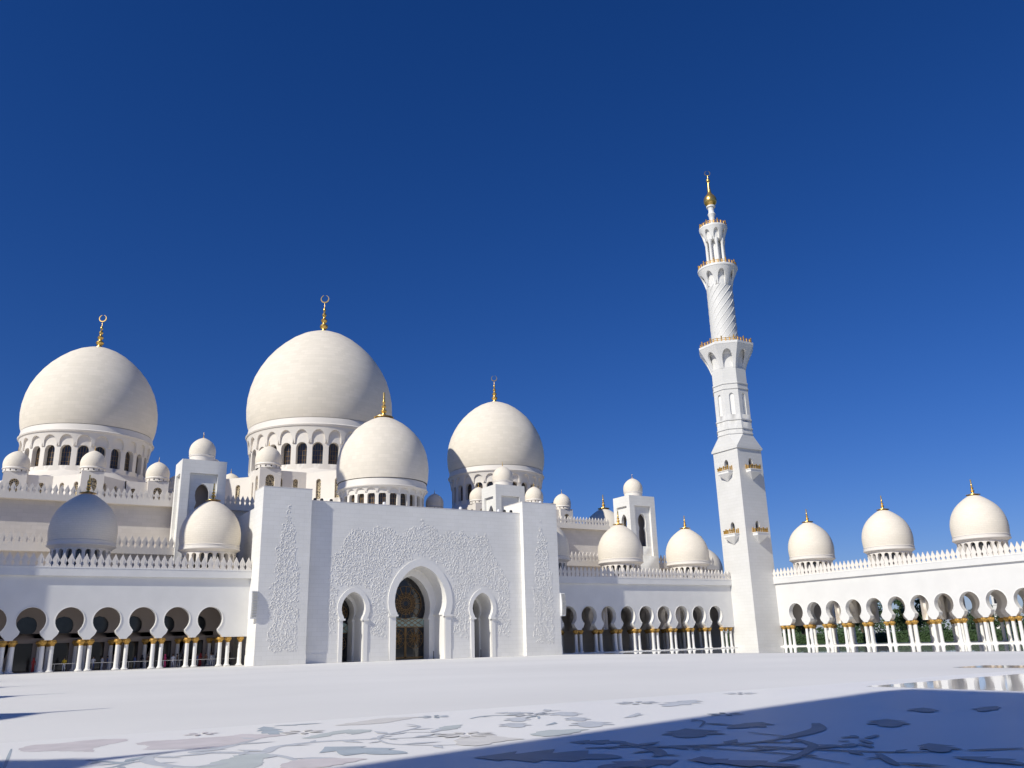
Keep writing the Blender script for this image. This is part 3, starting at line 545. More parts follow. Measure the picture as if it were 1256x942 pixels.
# right wing ---------------------------------------------------------
rw = thing('colonnade', 'white colonnade between the carved portal and the tall minaret, shaded at its left end', 'colonnade', (24, YW, 0))
RC = [XR_ + i for i in range(-2, 8)]; RX0, RX1 = RC[0] - .5, 29.272
arcade_x(rw, RX0, RX1, RC, YW, (0, 1.4, 2.8)); trims(rw, RC, fY(YW))
for x in (22.19, 26.19):
    mb = MB()
    for j in range(2):
        c = YW + T / 2 + .7 + 1.4 * j; mb.bay(lambda y, d, z: (x - T / 2 + d, y, z), c - .59, c + .59, c, [(z, w_ * 1.1) for z, w_ in ARCH] + [(2.6, 0)], T, 'creamplain')
    part('cross_arch', mb, rw)
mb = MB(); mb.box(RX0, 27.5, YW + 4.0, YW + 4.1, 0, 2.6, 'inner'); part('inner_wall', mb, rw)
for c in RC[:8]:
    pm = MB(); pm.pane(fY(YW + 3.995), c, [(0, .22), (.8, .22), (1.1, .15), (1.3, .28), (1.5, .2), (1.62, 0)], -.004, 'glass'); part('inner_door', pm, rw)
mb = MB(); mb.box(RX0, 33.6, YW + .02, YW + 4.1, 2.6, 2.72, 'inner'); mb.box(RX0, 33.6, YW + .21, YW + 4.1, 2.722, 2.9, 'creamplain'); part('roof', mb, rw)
mb = MB(); mb.box(RX0, RX1 - .003, YW - .09, YW + .2, 2.722, ZTOP, 'render'); mb.box(RX0, RX1 - .003, YW - .10, YW - .04, ZTOP, ZTOP + .03, 'plainwhite'); part('cornice', mb, rw)
cresting(rw, 19.13, RX1 - .01, YW - .07, ZTOP + .028, 'x')
mb = MB(); mb.box(RX0, RX1 - .003, YW - .12, YW + .3, .0, .03, 'plainwhite'); part('plinth', mb, rw)
for x, l in ((20.19, 'dome half hidden behind the portal'), (24.19, 'cream dome in front of the square belfry'), (28.19, 'cream dome beside the minaret')): arcade_dome(rw, x, YW + 1.5, label=l)
arcade_dome(rw, 33.15, 34.6, 3.62, label='shaded dome behind the dome beside the minaret')
# right arcade along y -------------------------------------------------
ra = thing('arcade', 'long sunlit white arcade with three domes receding along the right side of the court', 'arcade', (XA, 18, 0))
AC = [YR - i for i in range(0, 22)]; AY1 = 27.66; AY0 = AC[-1] - .5
for k, off in enumerate((0, 1.4, 2.8)):
    mb = MB(); m = 'arcadewhite' if k == 0 else 'creamplain'; top = 2.72 if k == 0 else 2.6
    for c in AC: mb.bay(fX(XA + off), c - .5, c + .5, c, ARCH + [(top, 0)], T, m, 'plainwhite')
    mb.box(XA + off, XA + off + T, YR + .5, AY1 if k == 0 else 31.9, ZC, top, m)
    part('arcade_wall' if k == 0 else 'inner_arcade_wall', mb, ra)
    for b in [c + .5 for c in AC] + [AY0]:
        for s in (-.12, .12): column(ra, XA + off + T / 2, b + s)
    if k == 0: column(ra, XA + off + T / 2, AY1 - .12)
trims(ra, AC, fX(XA))
for k in range(5):
    mb = MB(); yy = YR - 2 - 4 * k - T / 2
    for j in range(2):
        c = XA + T / 2 + .7 + 1.4 * j; mb.bay(lambda x, d, z: (x, yy + d, z), c - .59, c + .59, c, [(z, w_ * 1.1) for z, w_ in ARCH] + [(2.6, 0)], T, 'creamplain')
    part('cross_arch', mb, ra)
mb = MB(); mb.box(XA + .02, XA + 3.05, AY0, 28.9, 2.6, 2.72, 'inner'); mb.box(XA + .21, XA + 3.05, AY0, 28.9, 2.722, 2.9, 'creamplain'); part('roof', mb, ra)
mb = MB(); mb.box(XA - .09, XA + .2, AY0, AY1 - .003, 2.722, ZTOP, 'arcadewhite'); mb.box(XA - .10, XA - .04, AY0, AY1 - .003, ZTOP, ZTOP + .03, 'plainwhite'); part('cornice', mb, ra)
cresting(ra, AY0, AY1 - .01, XA - .07, ZTOP + .028, 'y')
mb = MB(); mb.box(XA - .14, XA + 3.1, AY0, AY1, 0, .03, 'plainwhite'); part('plinth', mb, ra)
for k, l in ((0, 'arcade dome nearest the minaret'), (1, 'middle dome of the arcade'), (2, 'dome of the arcade nearest the viewer')): arcade_dome(ra, XA + 1.5, YR - 4 * k, label=l)
for k in (3, 4): arcade_dome(ra, XA + 1.5, YR - 4 * k)
# arcade opposite, outside the picture on the left: its domes and finials throw the shadow streaks
la = thing('arcade', 'white arcade with domes along the left side of the court, outside the picture', 'arcade', (-5.2, 12, 0))
mb = MB(); fl = lambda y, d, z: (-5.16 - d, y, z)
for c in AC + [27.65]: mb.bay(fl, c - .5, c + .5, c, ARCH + [(2.72, 0)], T, 'render')
part('arcade_wall', mb, la)
mb = MB(); mb.box(-8.2, -5.18, AY0, 28.2, 2.722, 2.95, 'creamplain'); mb.box(-8.3, -8.2, AY0, 28.2, 0, 2.95, 'render'); part('roof', mb, la)
for c in AC:
    for s in (-.12, .12): column(la, -5.16 - T / 2, c + .5 + s)
for k in range(1, 8): arcade_dome(la, -6.98, YR - 4 * k - .1)
# tall gate portal, off picture to the left: its square top shades the near floor
gp = thing('gate_portal', 'tall square white gate portal left of the viewer, outside the picture', 'portal', (-8.8, -.6, 0))
mb = MB(); mb.bay(lambda y, d, z: (-8.6 - d, y, z), -2.2, .83, -.7, [(0, .95), (3.2, .95), (3.6, 1.0), (4.3, .8), (4.8, .4), (5.0, 0), (11.4, 0)], .45, 'white')
mb.box(-9.06, -8.99, -2.2, .83, 6.0, 11.4, 'white'); mb.box(-9.05, -8.6, .80, .829, 0, 11.4, 'white'); mb.box(-9.05, -8.6, -2.19, -2.16, 0, 11.4, 'white'); part('wall', mb, gp)
mb = MB(); mb.box(-9.07, -8.59, -2.21, .84, 11.4, 11.46, 'white'); part('coping', mb, gp)
# ------------------------------------------------------------------ entrance portal
PX0, PX1, PF, PM = 7.494, 19.12, 27.954, 28.16
pt = thing('entrance_portal', 'tall white marble portal with carved vines, three horseshoe arches and a cream dome', 'portal', (13.3, PM, 0))
PC = [(0, .95), (1.5, .95), (1.5, .90), (1.56, .90), (1.62, .935), (1.78, .985), (1.95, 1.005), (2.15, .99), (2.4, .925), (2.62, .81), (2.82, .66), (2.97, .50), (3.08, .34), (3.15, .18), (3.195, 0)]
PS = [(0, .37), (1.38, .37), (1.38, .335), (1.45, .345), (1.55, .40), (1.7, .43), (1.85, .415), (2.0, .355), (2.11, .27), (2.19, .18), (2.245, .09), (2.275, 0)]
CXS = ((10.8, PS, 9.138, 12.03), (13.3, PC, 12.03, 14.57), (15.8, PS, 14.57, 17.53))
mb = MB()
for c, rows, xl, xr in CXS: mb.bay(fY(PM), xl, xr, c, rows + [(5.3, 0)], .84, 'white', 'plainwhite', back=False)
part('main_wall', mb, pt)
mb = MB(); mb.box(7.76, 9.1, PM + 1.0, 33.55, 0, 5.2, 'white'); mb.box(17.53, 18.95, PM + 1.2, 33.55, 0, 5.2, 'white')
mb.box(7.77, 18.94, 28.165, 33.5, 4.9, 5.22, 'white'); part('portal_hall', mb, pt)
mb = MB(); mb.box(PX0, 9.136, PF, 29.02, 0, 5.64, 'white'); part('pylon', mb, pt)
mb = MB(); mb.box(17.532, 19.115, PF, 29.35, 0, 5.72, 'white'); part('pylon', mb, pt)
for a, b, y0, y1 in ((PX0 - .012, 9.148, PF - .012, 29.03), (17.52, 19.127, PF - .012, 29.36), (9.15, 10.31, PM - .012, PM + .1), (11.29, 12.10, PM - .012, PM + .1), (14.50, 15.31, PM - .012, PM + .1), (16.29, 17.52, PM - .012, PM + .1)):
    mb = MB(); mb.box(a, b, y0, y1, 0, .31, 'white'); part('plinth', mb, pt)
mb = MB(); mb.box(PX0 - .01, 9.146, PF - .01, 29.03, 5.64, 5.655, 'creamplain'); mb.box(17.522, 19.125, PF - .01, 29.36, 5.72, 5.735, 'creamplain')
mb.box(9.147, 17.52, PM - .01, PM + .5, 5.3, 5.312, 'creamplain'); part('coping', mb, pt)
for c, rows, xl, xr in CXS:
    t = .25 if rows is PC else .15; zi = 1.5 if rows is PC else 1.38; w0 = rows[0][1]
    mb = MB(); arch_trim(mb, fY(PM), c, [r for r in rows if r[0] >= zi and r[1] != w0 or r[0] > zi], t, 0, -.032, 'plainwhite')
    for s in (-1, 1):
        a, b = sorted((c + s * w0, c + s * (w0 + t * .92))); mb.box(a, b, PM - .032, PM + .02, 0, zi - .05, 'plainwhite')
        a, b = sorted((c + s * (w0 - .07), c + s * (w0 + t * 1.12))); mb.box(a, b, PM - .075, PM + .1, zi - .05, zi + .012, 'plainwhite')
    part('arch_frame', mb, pt)
    # inner arch and door screen
    k = .78 if rows is PC else .82; r2 = [(z * (.91 if rows is PC else .95), w_ * k) for z, w_ in rows]
    mb = MB(); mb.bay(fY(PM + .84), c - w0 - .1, c + w0 + .1, c, r2 + [(3.4, 0)], .5, 'plainwhite', back=False); part('inner_arch', mb, pt)
    YS = PM + 1.3
    g = MB(); zt = r2[2][0]
    g.pane(fY(YS), c, [r for r in r2], 0, 'doorglass'); d = part('glass_door', g, pt)
    def inside(x, z, rr=r2):
        for (z0, a0), (z1, a1) in zip(rr, rr[1:]):
            if z0 <= z <= z1 and z1 > z0: return abs(x) < a0 + (a1 - a0) * (z - z0) / (z1 - z0)
        return False
    lat = MB(); W = r2[0][1]
    def seg(p, q, wd=.014, m='bronze'):
        n = max(2, int(hypot(q[0] - p[0], q[1] - p[1]) / .05))
        for i in range(n):
            a = (p[0] + (q[0] - p[0]) * i / n, p[1] + (q[1] - p[1]) * i / n); b = (p[0] + (q[0] - p[0]) * (i + 1) / n, p[1] + (q[1] - p[1]) * (i + 1) / n)
            if not (inside(*a) and inside(*b)): continue
            l = hypot(b[0] - a[0], b[1] - a[1]); nx, nz = -(b[1] - a[1]) / l * wd / 2, (b[0] - a[0]) / l * wd / 2
            lat.add([(c + a[0] + nx, YS - .03, a[1] + nz), (c + b[0] + nx, YS - .03, b[1] + nz), (c + b[0] - nx, YS - .03, b[1] - nz), (c + a[0] - nx, YS - .03, a[1] - nz)], [(0, 1, 2, 3)], m)
            lat.add([(c + a[0] + nx, YS - .03, a[1] + nz), (c + b[0] + nx, YS - .03, b[1] + nz), (c + b[0] + nx, YS - .005, b[1] + nz), (c + a[0] + nx, YS - .005, a[1] + nz)], [(0, 1, 2, 3)], m)
    def rosette(x0, z0, R, n=12, wd=.012):
        for rr in (R, R * .62):
            P = [(x0 + rr * cos(2 * pi * i / 36), z0 + rr * sin(2 * pi * i / 36)) for i in range(37)]
            for a, b in zip(P, P[1:]): seg(a, b, wd)
        for i in range(n):
            a = 2 * pi * i / n; seg((x0 + R * .15 * cos(a), z0 + R * .15 * sin(a)), (x0 + R * cos(a), z0 + R * sin(a)), wd)
            a2 = a + 2 * pi * 5 / n; seg((x0 + R * .62 * cos(a), z0 + R * .62 * sin(a)), (x0 + R * .62 * cos(a2), z0 + R * .62 * sin(a2)), wd)
    if rows is PC:
        rosette(0, 1.95, .62, 16); rosette(-.36, .72, .34); rosette(.36, .72, .34)
        for x in (-.02, .02): seg((x, 0), (x, 1.1), .03)
        seg((-W, 1.12), (W, 1.12), .03); seg((-W, .06), (W, .06), .06); seg((-W, 1.42), (W, 1.42), .02)
        for x in (-.5, -.25, 0, .25, .5):
            seg((x - .25, 1.12), (x + .25, 1.42), .02); seg((x + .25, 1.12), (x - .25, 1.42), .02)
        ga, gb, top_, bot = 1.12, 1.42, W * .98, W * .98
    else:
        rosette(0, 1.62, .26); rosette(0, .6, .24); seg((0, 0), (0, .95), .02); seg((-W, .95), (W, .95), .02)
        for x in (-.15, .15): seg((x - .15, .98), (x + .15, 1.24), .016); seg((x + .15, .98), (x - .15, 1.24), .016)
        ga, gb = .97, 1.25
    put('door_lattice', lat.mesh('door_lattice', ORG[pt.name], False), d, tuple(ORG[pt.name]))
    gg = MB(); gg.add([(c - W * .98, YS - .012, ga), (c + W * .98, YS - .012, ga), (c + W * .98, YS - .012, gb - .03), (c + W * .5, YS - .012, gb + .05), (c, YS - .012, gb), (c - W * .5, YS - .012, gb + .05), (c - W * .98, YS - .012, gb - .03)], [tuple(range(7))], 'greenglass')
    put('green_glass', gg.mesh('green_glass', ORG[pt.name], False), d, tuple(ORG[pt.name]))
# carved vine relief ---------------------------------------------------
def curl(mb, x, z, r, a0, turn, Y, wd=.013, hgt=.011):
    n = 9; P = []
    for i in range(n + 1):
        t = i / n; a = a0 + turn * t; rr = r * (1 - .72 * t); P.append((x + rr * cos(a), z + rr * sin(a), (wd + .05 * r) * (1.15 - .75 * t)))
    vs = []
    for i, (px, pz, ww) in enumerate(P):
        q = P[min(i + 1, n)]; o = P[max(i - 1, 0)]; dx, dz = q[0] - o[0], q[1] - o[1]; l = hypot(dx, dz) or 1
        nx, nz = -dz / l * ww / 2, dx / l * ww / 2
        vs += [(px + nx, Y, pz + nz), (px + nx * .3, Y - hgt, pz + nz * .3), (px - nx * .3, Y - hgt, pz - nz * .3), (px - nx, Y, pz - nz)]
    fs = []
    for i in range(n):
        for k in range(3): fs.append((4 * i + k, 4 * i + k + 1, 4 * i + 5 + k, 4 * i + 4 + k))
    mb.add(vs, fs, 'plainwhite')
def leaf(mb, x, z, r, a, Y):
    ca, sa = cos(a), sin(a); P = [(0, 0), (.45, .32), (1, .22), (1.5, 0), (1, -.3), (.45, -.26)]
    vs = [(x + r * (u * ca - v * sa), Y - .004, z + r * (u * sa + v * ca)) for u, v in P] + [(x + r * .8 * ca, Y - .011, z + r * .8 * sa)]
    mb.add(vs, [(i, (i + 1) % 6, 6) for i in range(6)], 'plainwhite')
def relief(name, accept, x0, x1, z0, z1, seeds, Y, parent, upright=.5, small=1.0, fill=600):
    """scrolling vines: meandering stems with spirals curling off alternately, leaves between"""
    mb = MB(); rs = random.Random(int(x0 * 10)); pts = []
    def free(x, z, r): return not any((x - a) ** 2 + (z - b) ** 2 < (.78 * (r + c_)) ** 2 for a, b, c_ in pts)
    def ribbon(P, wd):
        vs = []; n = len(P)
        for i, (px, pz) in enumerate(P):
            q = P[min(i + 1, n - 1)]; o = P[max(i - 1, 0)]; dx, dz = q[0] - o[0], q[1] - o[1]; l = hypot(dx, dz) or 1; nx, nz = -dz / l * wd / 2, dx / l * wd / 2
            vs += [(px + nx, Y, pz + nz), (px, Y - .009, pz), (px - nx, Y, pz - nz)]
        mb.add(vs, [(3 * i + k, 3 * i + k + 1, 3 * i + 4 + k, 3 * i + 3 + k) for i in range(n - 1) for k in range(2)], 'plainwhite')
    def grow(x, z, h, n):
        P = [(x, z)]; side = rs.choice((-1, 1)); bend = rs.uniform(-.1, .1)
        for s_ in range(n):
            for k in range(3):
                h += bend + side * .10; nx, nz = x + .042 * cos(h), z + .042 * sin(h)
                if not accept(nx, nz): break
                x, z = nx, nz; P.append((x, z))
            else:
                r = rs.uniform(.045, .085) * small; cx_, cz_ = x - side * sin(h) * r, z + side * cos(h) * r
                if accept(cx_, cz_) and free(cx_, cz_, r):
                    pts.append((cx_, cz_, r)); curl(mb, cx_, cz_, r, atan2(z - cz_, x - cx_), side * rs.uniform(5.0, 7.5), Y)
                    leaf(mb, x + side * sin(h) * .01, z - side * cos(h) * .01, r * .55, h - side * 1.1, Y)
                side = -side; h += (pi / 2 - h) * .08 * upright; continue
            break
        if len(P) > 2: ribbon(P, .013)
    for s_ in range(seeds):
        for t_ in range(30):
            x, z = rs.uniform(x0, x1), rs.uniform(z0, z1)
            if accept(x, z) and free(x, z, .03): grow(x, z, pi / 2 + rs.uniform(-1.3, 1.3), rs.randint(2, 5)); break
    for s_ in range(fill):
        x, z = rs.uniform(x0, x1), rs.uniform(z0, z1); r = rs.uniform(.03, .07)
        if accept(x, z) and free(x, z, r * .9):
            pts.append((x, z, r)); a = rs.uniform(0, 2 * pi)
            if rs.random() < .75: curl(mb, x, z, r, a, rs.choice((-1, 1)) * rs.uniform(3.5, 5.5), Y); leaf(mb, x + r * cos(a), z + r * sin(a), r * .5, a + rs.uniform(-1, 1), Y)
            else:
                for k in range(3): leaf(mb, x, z, r * .8, a + k * 2.1, Y)
    return part(name, mb, parent, kind='stuff')
def hw_at(rows, z):
    for (z0, a0), (z1, a1) in zip(rows, rows[1:]):
        if z0 <= z <= z1 and z1 > z0: return a0 + (a1 - a0) * (z - z0) / (z1 - z0)
    return 0 if z > rows[-1][0] else rows[0][1]
def acc_main(x, z):
    top = 4.42 + .33 * math.exp(-((x - 13.4) / .55) ** 2) + .09 * sin(x * 4.3 + 1) + .07 * sin(x * 11)
    if x < 10.75: top = min(top, 3.55 + max(0, x - 10.2) * 1.9)
    if x > 16.0: top = min(top, 4.3 - (x - 16.0) * 1.7)
    low = .62 + .2 * abs(sin(x * 5))
    if x < 10.35: low = .95
    if z > top or z < low or x < 9.95 or x > 16.95: return False
    for c, rows, *_ in CXS:
        t = .36 if rows is PC else .24
        if abs(x - c) < hw_at(rows, z - (.25 if z > rows[-1][0] - .6 else 0)) + t and z < rows[-1][0] + t: return False
    return True
relief('carved_vine', acc_main, 9.95, 16.95, .5, 5.0, 300, PM, pt, .4, 1.0, 7000)
def band(xc, dz):
    return lambda x, z: abs(x - xc - .03 * sin(z * 5)) < max(.04, (.44 if z < 2.6 else .44 - (z - 2.6) * .14) * (1 if z < 4.2 else max(0, (5.02 - z) / .82)) + .03 * sin(z * 9)) and z > .42
relief('carved_vine', band(8.36, 0), 7.8, 8.95, .42, 5.02, 75, PF, pt, 1, .9, 1600)
relief('carved_vine', band(18.36, 0), 17.8, 18.95, .42, 5.02, 75, PF, pt, 1, .9, 1600)
big_dome(pt, 13.33, 31.9, 1.86, 6.74, 1.06, 0, 'cream dome over the portal', 24, 1.66, 6.24, 6.41, 5.15, 5.42, 6.2, .15, 1.0, .13, 0, skirt=.42, prof=DPS)
# louvred floodlight housings on the pylons
def louvre(x0, x1, lab):
    th = thing('floodlight_housing', lab, 'floodlight', ((x0 + x1) / 2, PF, 1.85))
    mb = MB(); zs = [1.41 + .86 * i / 8 for i in range(9)]
    pr = [PF - .01 - .085 * sin(pi * (.12 + .76 * i / 8)) for i in range(9)]
    vs = [(x, y, z) for x in (x0, x1) for y, z in zip(pr, zs)] + [(x, PF + .25, z) for x in (x0, x1) for z in (zs[0], zs[-1])]
    fs = [(i, i + 1, i + 10, i + 9) for i in range(8)] + [tuple(range(9)) + (19, 18), tuple(reversed(range(9, 18))) + (20, 21), (0, 9, 20, 18), (8, 17, 21, 19), (18, 20, 21, 19)]
    mb.add(vs, fs, 'lamp'); part('housing', mb, th)
    for i in range(17):
        z = 1.45 + i * .048; t = (z - 1.41) / .86; y = PF - .01 - .085 * sin(pi * (.12 + .76 * t))
        mb = MB(); mb.add([(x0 + .015, y - .004, z), (x1 - .015, y - .004, z), (x1 - .015, y - .03, z + .012), (x0 + .015, y - .03, z + .012), (x0 + .015, y - .004, z + .03), (x1 - .015, y - .004, z + .03)], [(0, 1, 2, 3), (3, 2, 5, 4), (0, 3, 4), (1, 5, 2)], 'louvre')
        part('slat', mb, th)
    return th
louvre(7.29, 7.488, 'curved louvred floodlight housing on the left side of the left pylon')
louvre(19.125, 19.33, 'pale louvred floodlight housing on the right side of the right pylon')

# ------------------------------------------------------------------ prayer hall
ph = thing('prayer_hall', 'white prayer hall with three giant cream domes, crested terraces and many small turret domes', 'mosque', (13.3, 40, 0))
mb = MB()
mb.box(-12, 7.75, 32.2, 48, 0, 3.75, 'cream'); mb.box(18.96, 31.6, 32.2, 48, 0, 3.75, 'cream')
mb.box(-12, 25.9, 33.55, 48.1, 3.75, 5.64, 'cream'); part('wall', mb, ph)
mb = MB()
for a, b in ((-12, 7.74), (18.97, 31.65)): mb.box(a, b, 32.0, 32.4, 3.74, 3.94, 'creamplain')
for a, b in ((-12, 25.95),): mb.box(a, b, 33.3, 33.7, 5.63, 5.83, 'creamplain')
part('cornice', mb, ph)
cresting(ph, .0, 7.7, 32.02, 3.94, 'x', 1.05); cresting(ph, 19.2, 31.4, 32.02, 3.94, 'x', 1.05)
cresting(ph, -.4, 8.6, 33.32, 5.83, 'x', .9); cresting(ph, 17.6, 25.9, 33.32, 5.83, 'x', .9)
def star_base(cx, cy, a, c, ztop, zbot, rdrum, zdrum, k, tu, rt):
    """eight pointed star storey with arched windows, corner turrets and a sloping skirt"""
    e = c - a; P = [(-a, -a), (-e, -a), (0, -c), (e, -a), (a, -a), (a, -e), (c, 0), (a, e), (a, a), (e, a), (0, c), (-e, a), (-a, a), (-a, e), (-c, 0), (-a, -e)]
    P = [(cx + x, cy + y) for x, y in P]; mb = MB(); pns = []
    for i in range(16):
        p, q = P[i], P[(i + 1) % 16]; L = hypot(q[0] - p[0], q[1] - p[1]); ux, uy = (q[0] - p[0]) / L, (q[1] - p[1]) / L
        f = lambda x, d, z, p=p, ux=ux, uy=uy: (p[0] + ux * x - uy * d, p[1] + uy * x + ux * d, z)
        hw = .10 * k; ap = ztop - .28 * k; si = ztop - 1.05 * k
        rows = [(zbot, 0), (si, 0), (si, hw), (ap - hw, hw)] + [(ap - hw + hw * sin(t), hw * cos(t)) for t in (.4, .8, 1.2)] + [(ap, 0), (ztop, 0)]
        n = 2; s0 = L * (.22 if i % 2 == 0 else .06); s1 = L * (.94 if i % 2 == 0 else .78)
        mb.bay(f, 0, s0, 0, [(zbot, 0), (ztop, 0)], .1, 'creamplain', back=False); mb.bay(f, s1, L, L, [(zbot, 0), (ztop, 0)], .1, 'creamplain', back=False)
        for j in range(n):
            xl = s0 + (s1 - s0) * j / n; xr = s0 + (s1 - s0) * (j + 1) / n; xc = (xl + xr) / 2
            mb.bay(f, xl, xr, xc, rows, .09, 'creamplain', back=False)
            pn = MB(); pn.pane(f, xc, rows, .085, 'lattice'); pns.append(pn)
    # roof and skirt
    top = [(x, y, ztop) for x, y in P]; N = 16
    cc = [(cx + (rdrum + .35 * k) * cos(-3 * pi / 4 + 2 * pi * i / 16), cy + (rdrum + .35 * k) * sin(-3 * pi / 4 + 2 * pi * i / 16), ztop + .01) for i in range(16)]
    c2 = [(cx + (rdrum - .01) * cos(-3 * pi / 4 + 2 * pi * i / 16), cy + (rdrum - .01) * sin(-3 * pi / 4 + 2 * pi * i / 16), zdrum) for i in range(16)]
    mb.add(top + cc + c2, [(i, (i + 1) % N, N + (i + 1) % N, N + i) for i in range(N)] + [(N + i, N + (i + 1) % N, 2 * N + (i + 1) % N, 2 * N + i) for i in range(N)], 'creamplain')
    b = part('dome_base', mb, ph)
    for q in pns: put('window', q.mesh('window', ORG[ph.name]), b, tuple(ORG[ph.name]))
    pos = [(-a + .28 * k, -a + .28 * k), (0, -c + .33 * k), (a - .28 * k, -a + .28 * k), (c - .33 * k, 0), (a - .28 * k, a - .28 * k), (0, c - .33 * k), (-a + .28 * k, a - .28 * k), (-c + .33 * k, 0)]
    for x, y in pos:
        x += cx; y += cy; h = .40 * k; m2 = MB(); p2 = MB()
        for fx, (ax, ay, bx, by) in enumerate(((-1, -1, 1, -1), (1, -1, 1, 1), (1, 1, -1, 1), (-1, 1, -1, -1))):
            f = lambda u, d, z, ax=ax, ay=ay, bx=bx, by=by: (x + h * (ax + (bx - ax) * u / (2 * h)) - (by - ay) / 2 * d, y + h * (ay + (by - ay) * u / (2 * h)) + (bx - ax) / 2 * d, z)
            hw = .17 * k; ap = ztop - .20 * k; rows = [(zbot, 0), (ztop - 1.1 * k, 0), (ztop - 1.1 * k, hw), (ap - hw, hw)] + [(ap - hw + hw * sin(t), hw * cos(t)) for t in (.4, .8, 1.2)] + [(ap, 0), (ztop + .06, 0)]
            m2.bay(f, 0, 2 * h, h, rows, .08, 'creamplain', back=False); p2.pane(f, h, rows, .075, 'lattice')
        m2.box(x - h, x + h, y - h, y + h, ztop + .05, ztop + .062, 'creamplain')
        tt = part('turret', m2, ph); put('window', p2.mesh('window', ORG[ph.name]), tt, tuple(ORG[ph.name]), kind='stuff')
        t2 = turret_dome(ph, x, y, ztop + .06, rt)
for cx, cy, lab in ((3.05, 40.1, 'giant dome at the far left'), (23.5, 40.1, 'giant dome on the right, partly in shadow')):
    star_base(cx, cy, 2.85, 4.12, 7.18, 5.5, 2.45, 7.62, 1, 0, .47)
    big_dome(ph, cx, cy, 2.7, 9.48, 1.055, 0, lab, 24, 2.45, 8.70, 9.14, 7.5, 7.76, 8.62, .215, 1.25, .17, .17)
star_base(13.33, 40.05, 3.7, 5.45, 7.93, 5.5, 3.22, 8.4, 1.15, 0, .56)
big_dome(ph, 13.33, 40.05, 3.56, 10.68, 1.05, 0, 'largest dome, in the middle', 28, 3.28, 9.66, 10.26, 8.2, 8.50, 9.52, .25, 1.63, .21, .22)
sd_ = arcade_dome(ph, 30.9, 40.2, 5.8, label='dark shaded dome behind the square belfry'); sd_.scale = (1.38,) * 3
mb = MB(); mb.box(29.4, 32.4, 38.8, 41.7, 3.745, 4.7, 'cream'); part('roof_block', mb, ph)
# belfry towers ---------------------------------------------------------
KEY = [(0, .235), (.62, .235), (.72, .20), (.78, .185), (.86, .22), (1.0, .25), (1.15, .238), (1.25, .195), (1.33, .13), (1.38, .06), (1.40, 0)]
def belfry(x0, x1, lab):
    y0, y1, zt, zb = 31.9, 33.15, 7.17, 3.5; th = thing('belfry', lab, 'tower', ((x0 + x1) / 2, y0, zb))
    mb = MB(); dk = MB()
    for f, L in ((lambda u, d, z: (x0 + u, y0 + d, z), x1 - x0), (lambda u, d, z: (x0 + d, y1 - u, z), y1 - y0), (lambda u, d, z: (x1 - d, y0 + u, z), y1 - y0), (lambda u, d, z: (x1 - u, y1 - d, z), x1 - x0)):
        h = L * .31; c = L / 2; s = 4.75; sc = min(1, L / 1.5)
        mb.bay(f, 0, L, c, [(zb, 0), (4.3, 0), (4.3, h), (6.68, h), (6.68, 0), (zt, 0)], .11, 'white', back=False)
        g = lambda u, d, z, f=f: f(u, d + .11, z)
        mb.bay(g, c - h - .02, c + h + .02, c, [(4.25, 0), (s, 0)] + [(s + z * 1.12, w * sc) for z, w in KEY] + [(6.75, 0)], .14, 'white', 'plainwhite', back=False)
        # thin slit moulding
        for sg in (-1, 1): mb.box
    mb.box(x0 + .003, x1 - .003, y0 + .003, y1 - .003, zt - .02, zt, 'plainwhite')
    part('tower_wall', mb, th)
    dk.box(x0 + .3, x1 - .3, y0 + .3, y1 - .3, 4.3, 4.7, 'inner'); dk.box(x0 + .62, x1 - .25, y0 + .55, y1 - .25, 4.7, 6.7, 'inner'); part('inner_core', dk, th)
    X, Y = (x0 + x1) / 2, (y0 + y1) / 2
    mb = MB(); mb.lathe([(.47, zt - .01), (.47, zt + .02), (.44, zt + .03), (.44, zt + .2), (.46, zt + .22), (.47, zt + .25), (.455, zt + .28)], 'creamplain', X, Y, 32, cap=False)
    mb.lathe([(.475 * r, zt + .28 + .475 * z) for r, z in DPS], 'smalldome', X, Y, 32, cap=False)
    o = put('dome', mb.mesh('dome', (X, Y, zt)), th, (X, Y, zt)); put('finial', TDM[3], o, (X, Y, zt + .96)).scale = (.5,) * 3
belfry(5.57, 7.14, 'square white belfry with a keyhole opening and small dome, behind the sunlit colonnade dome')
belfry(18.65, 20.15, 'square white belfry rising behind the right end of the portal, against the big dome')
belfry(26.1, 27.68, 'free standing square white belfry between the portal and the minaret')
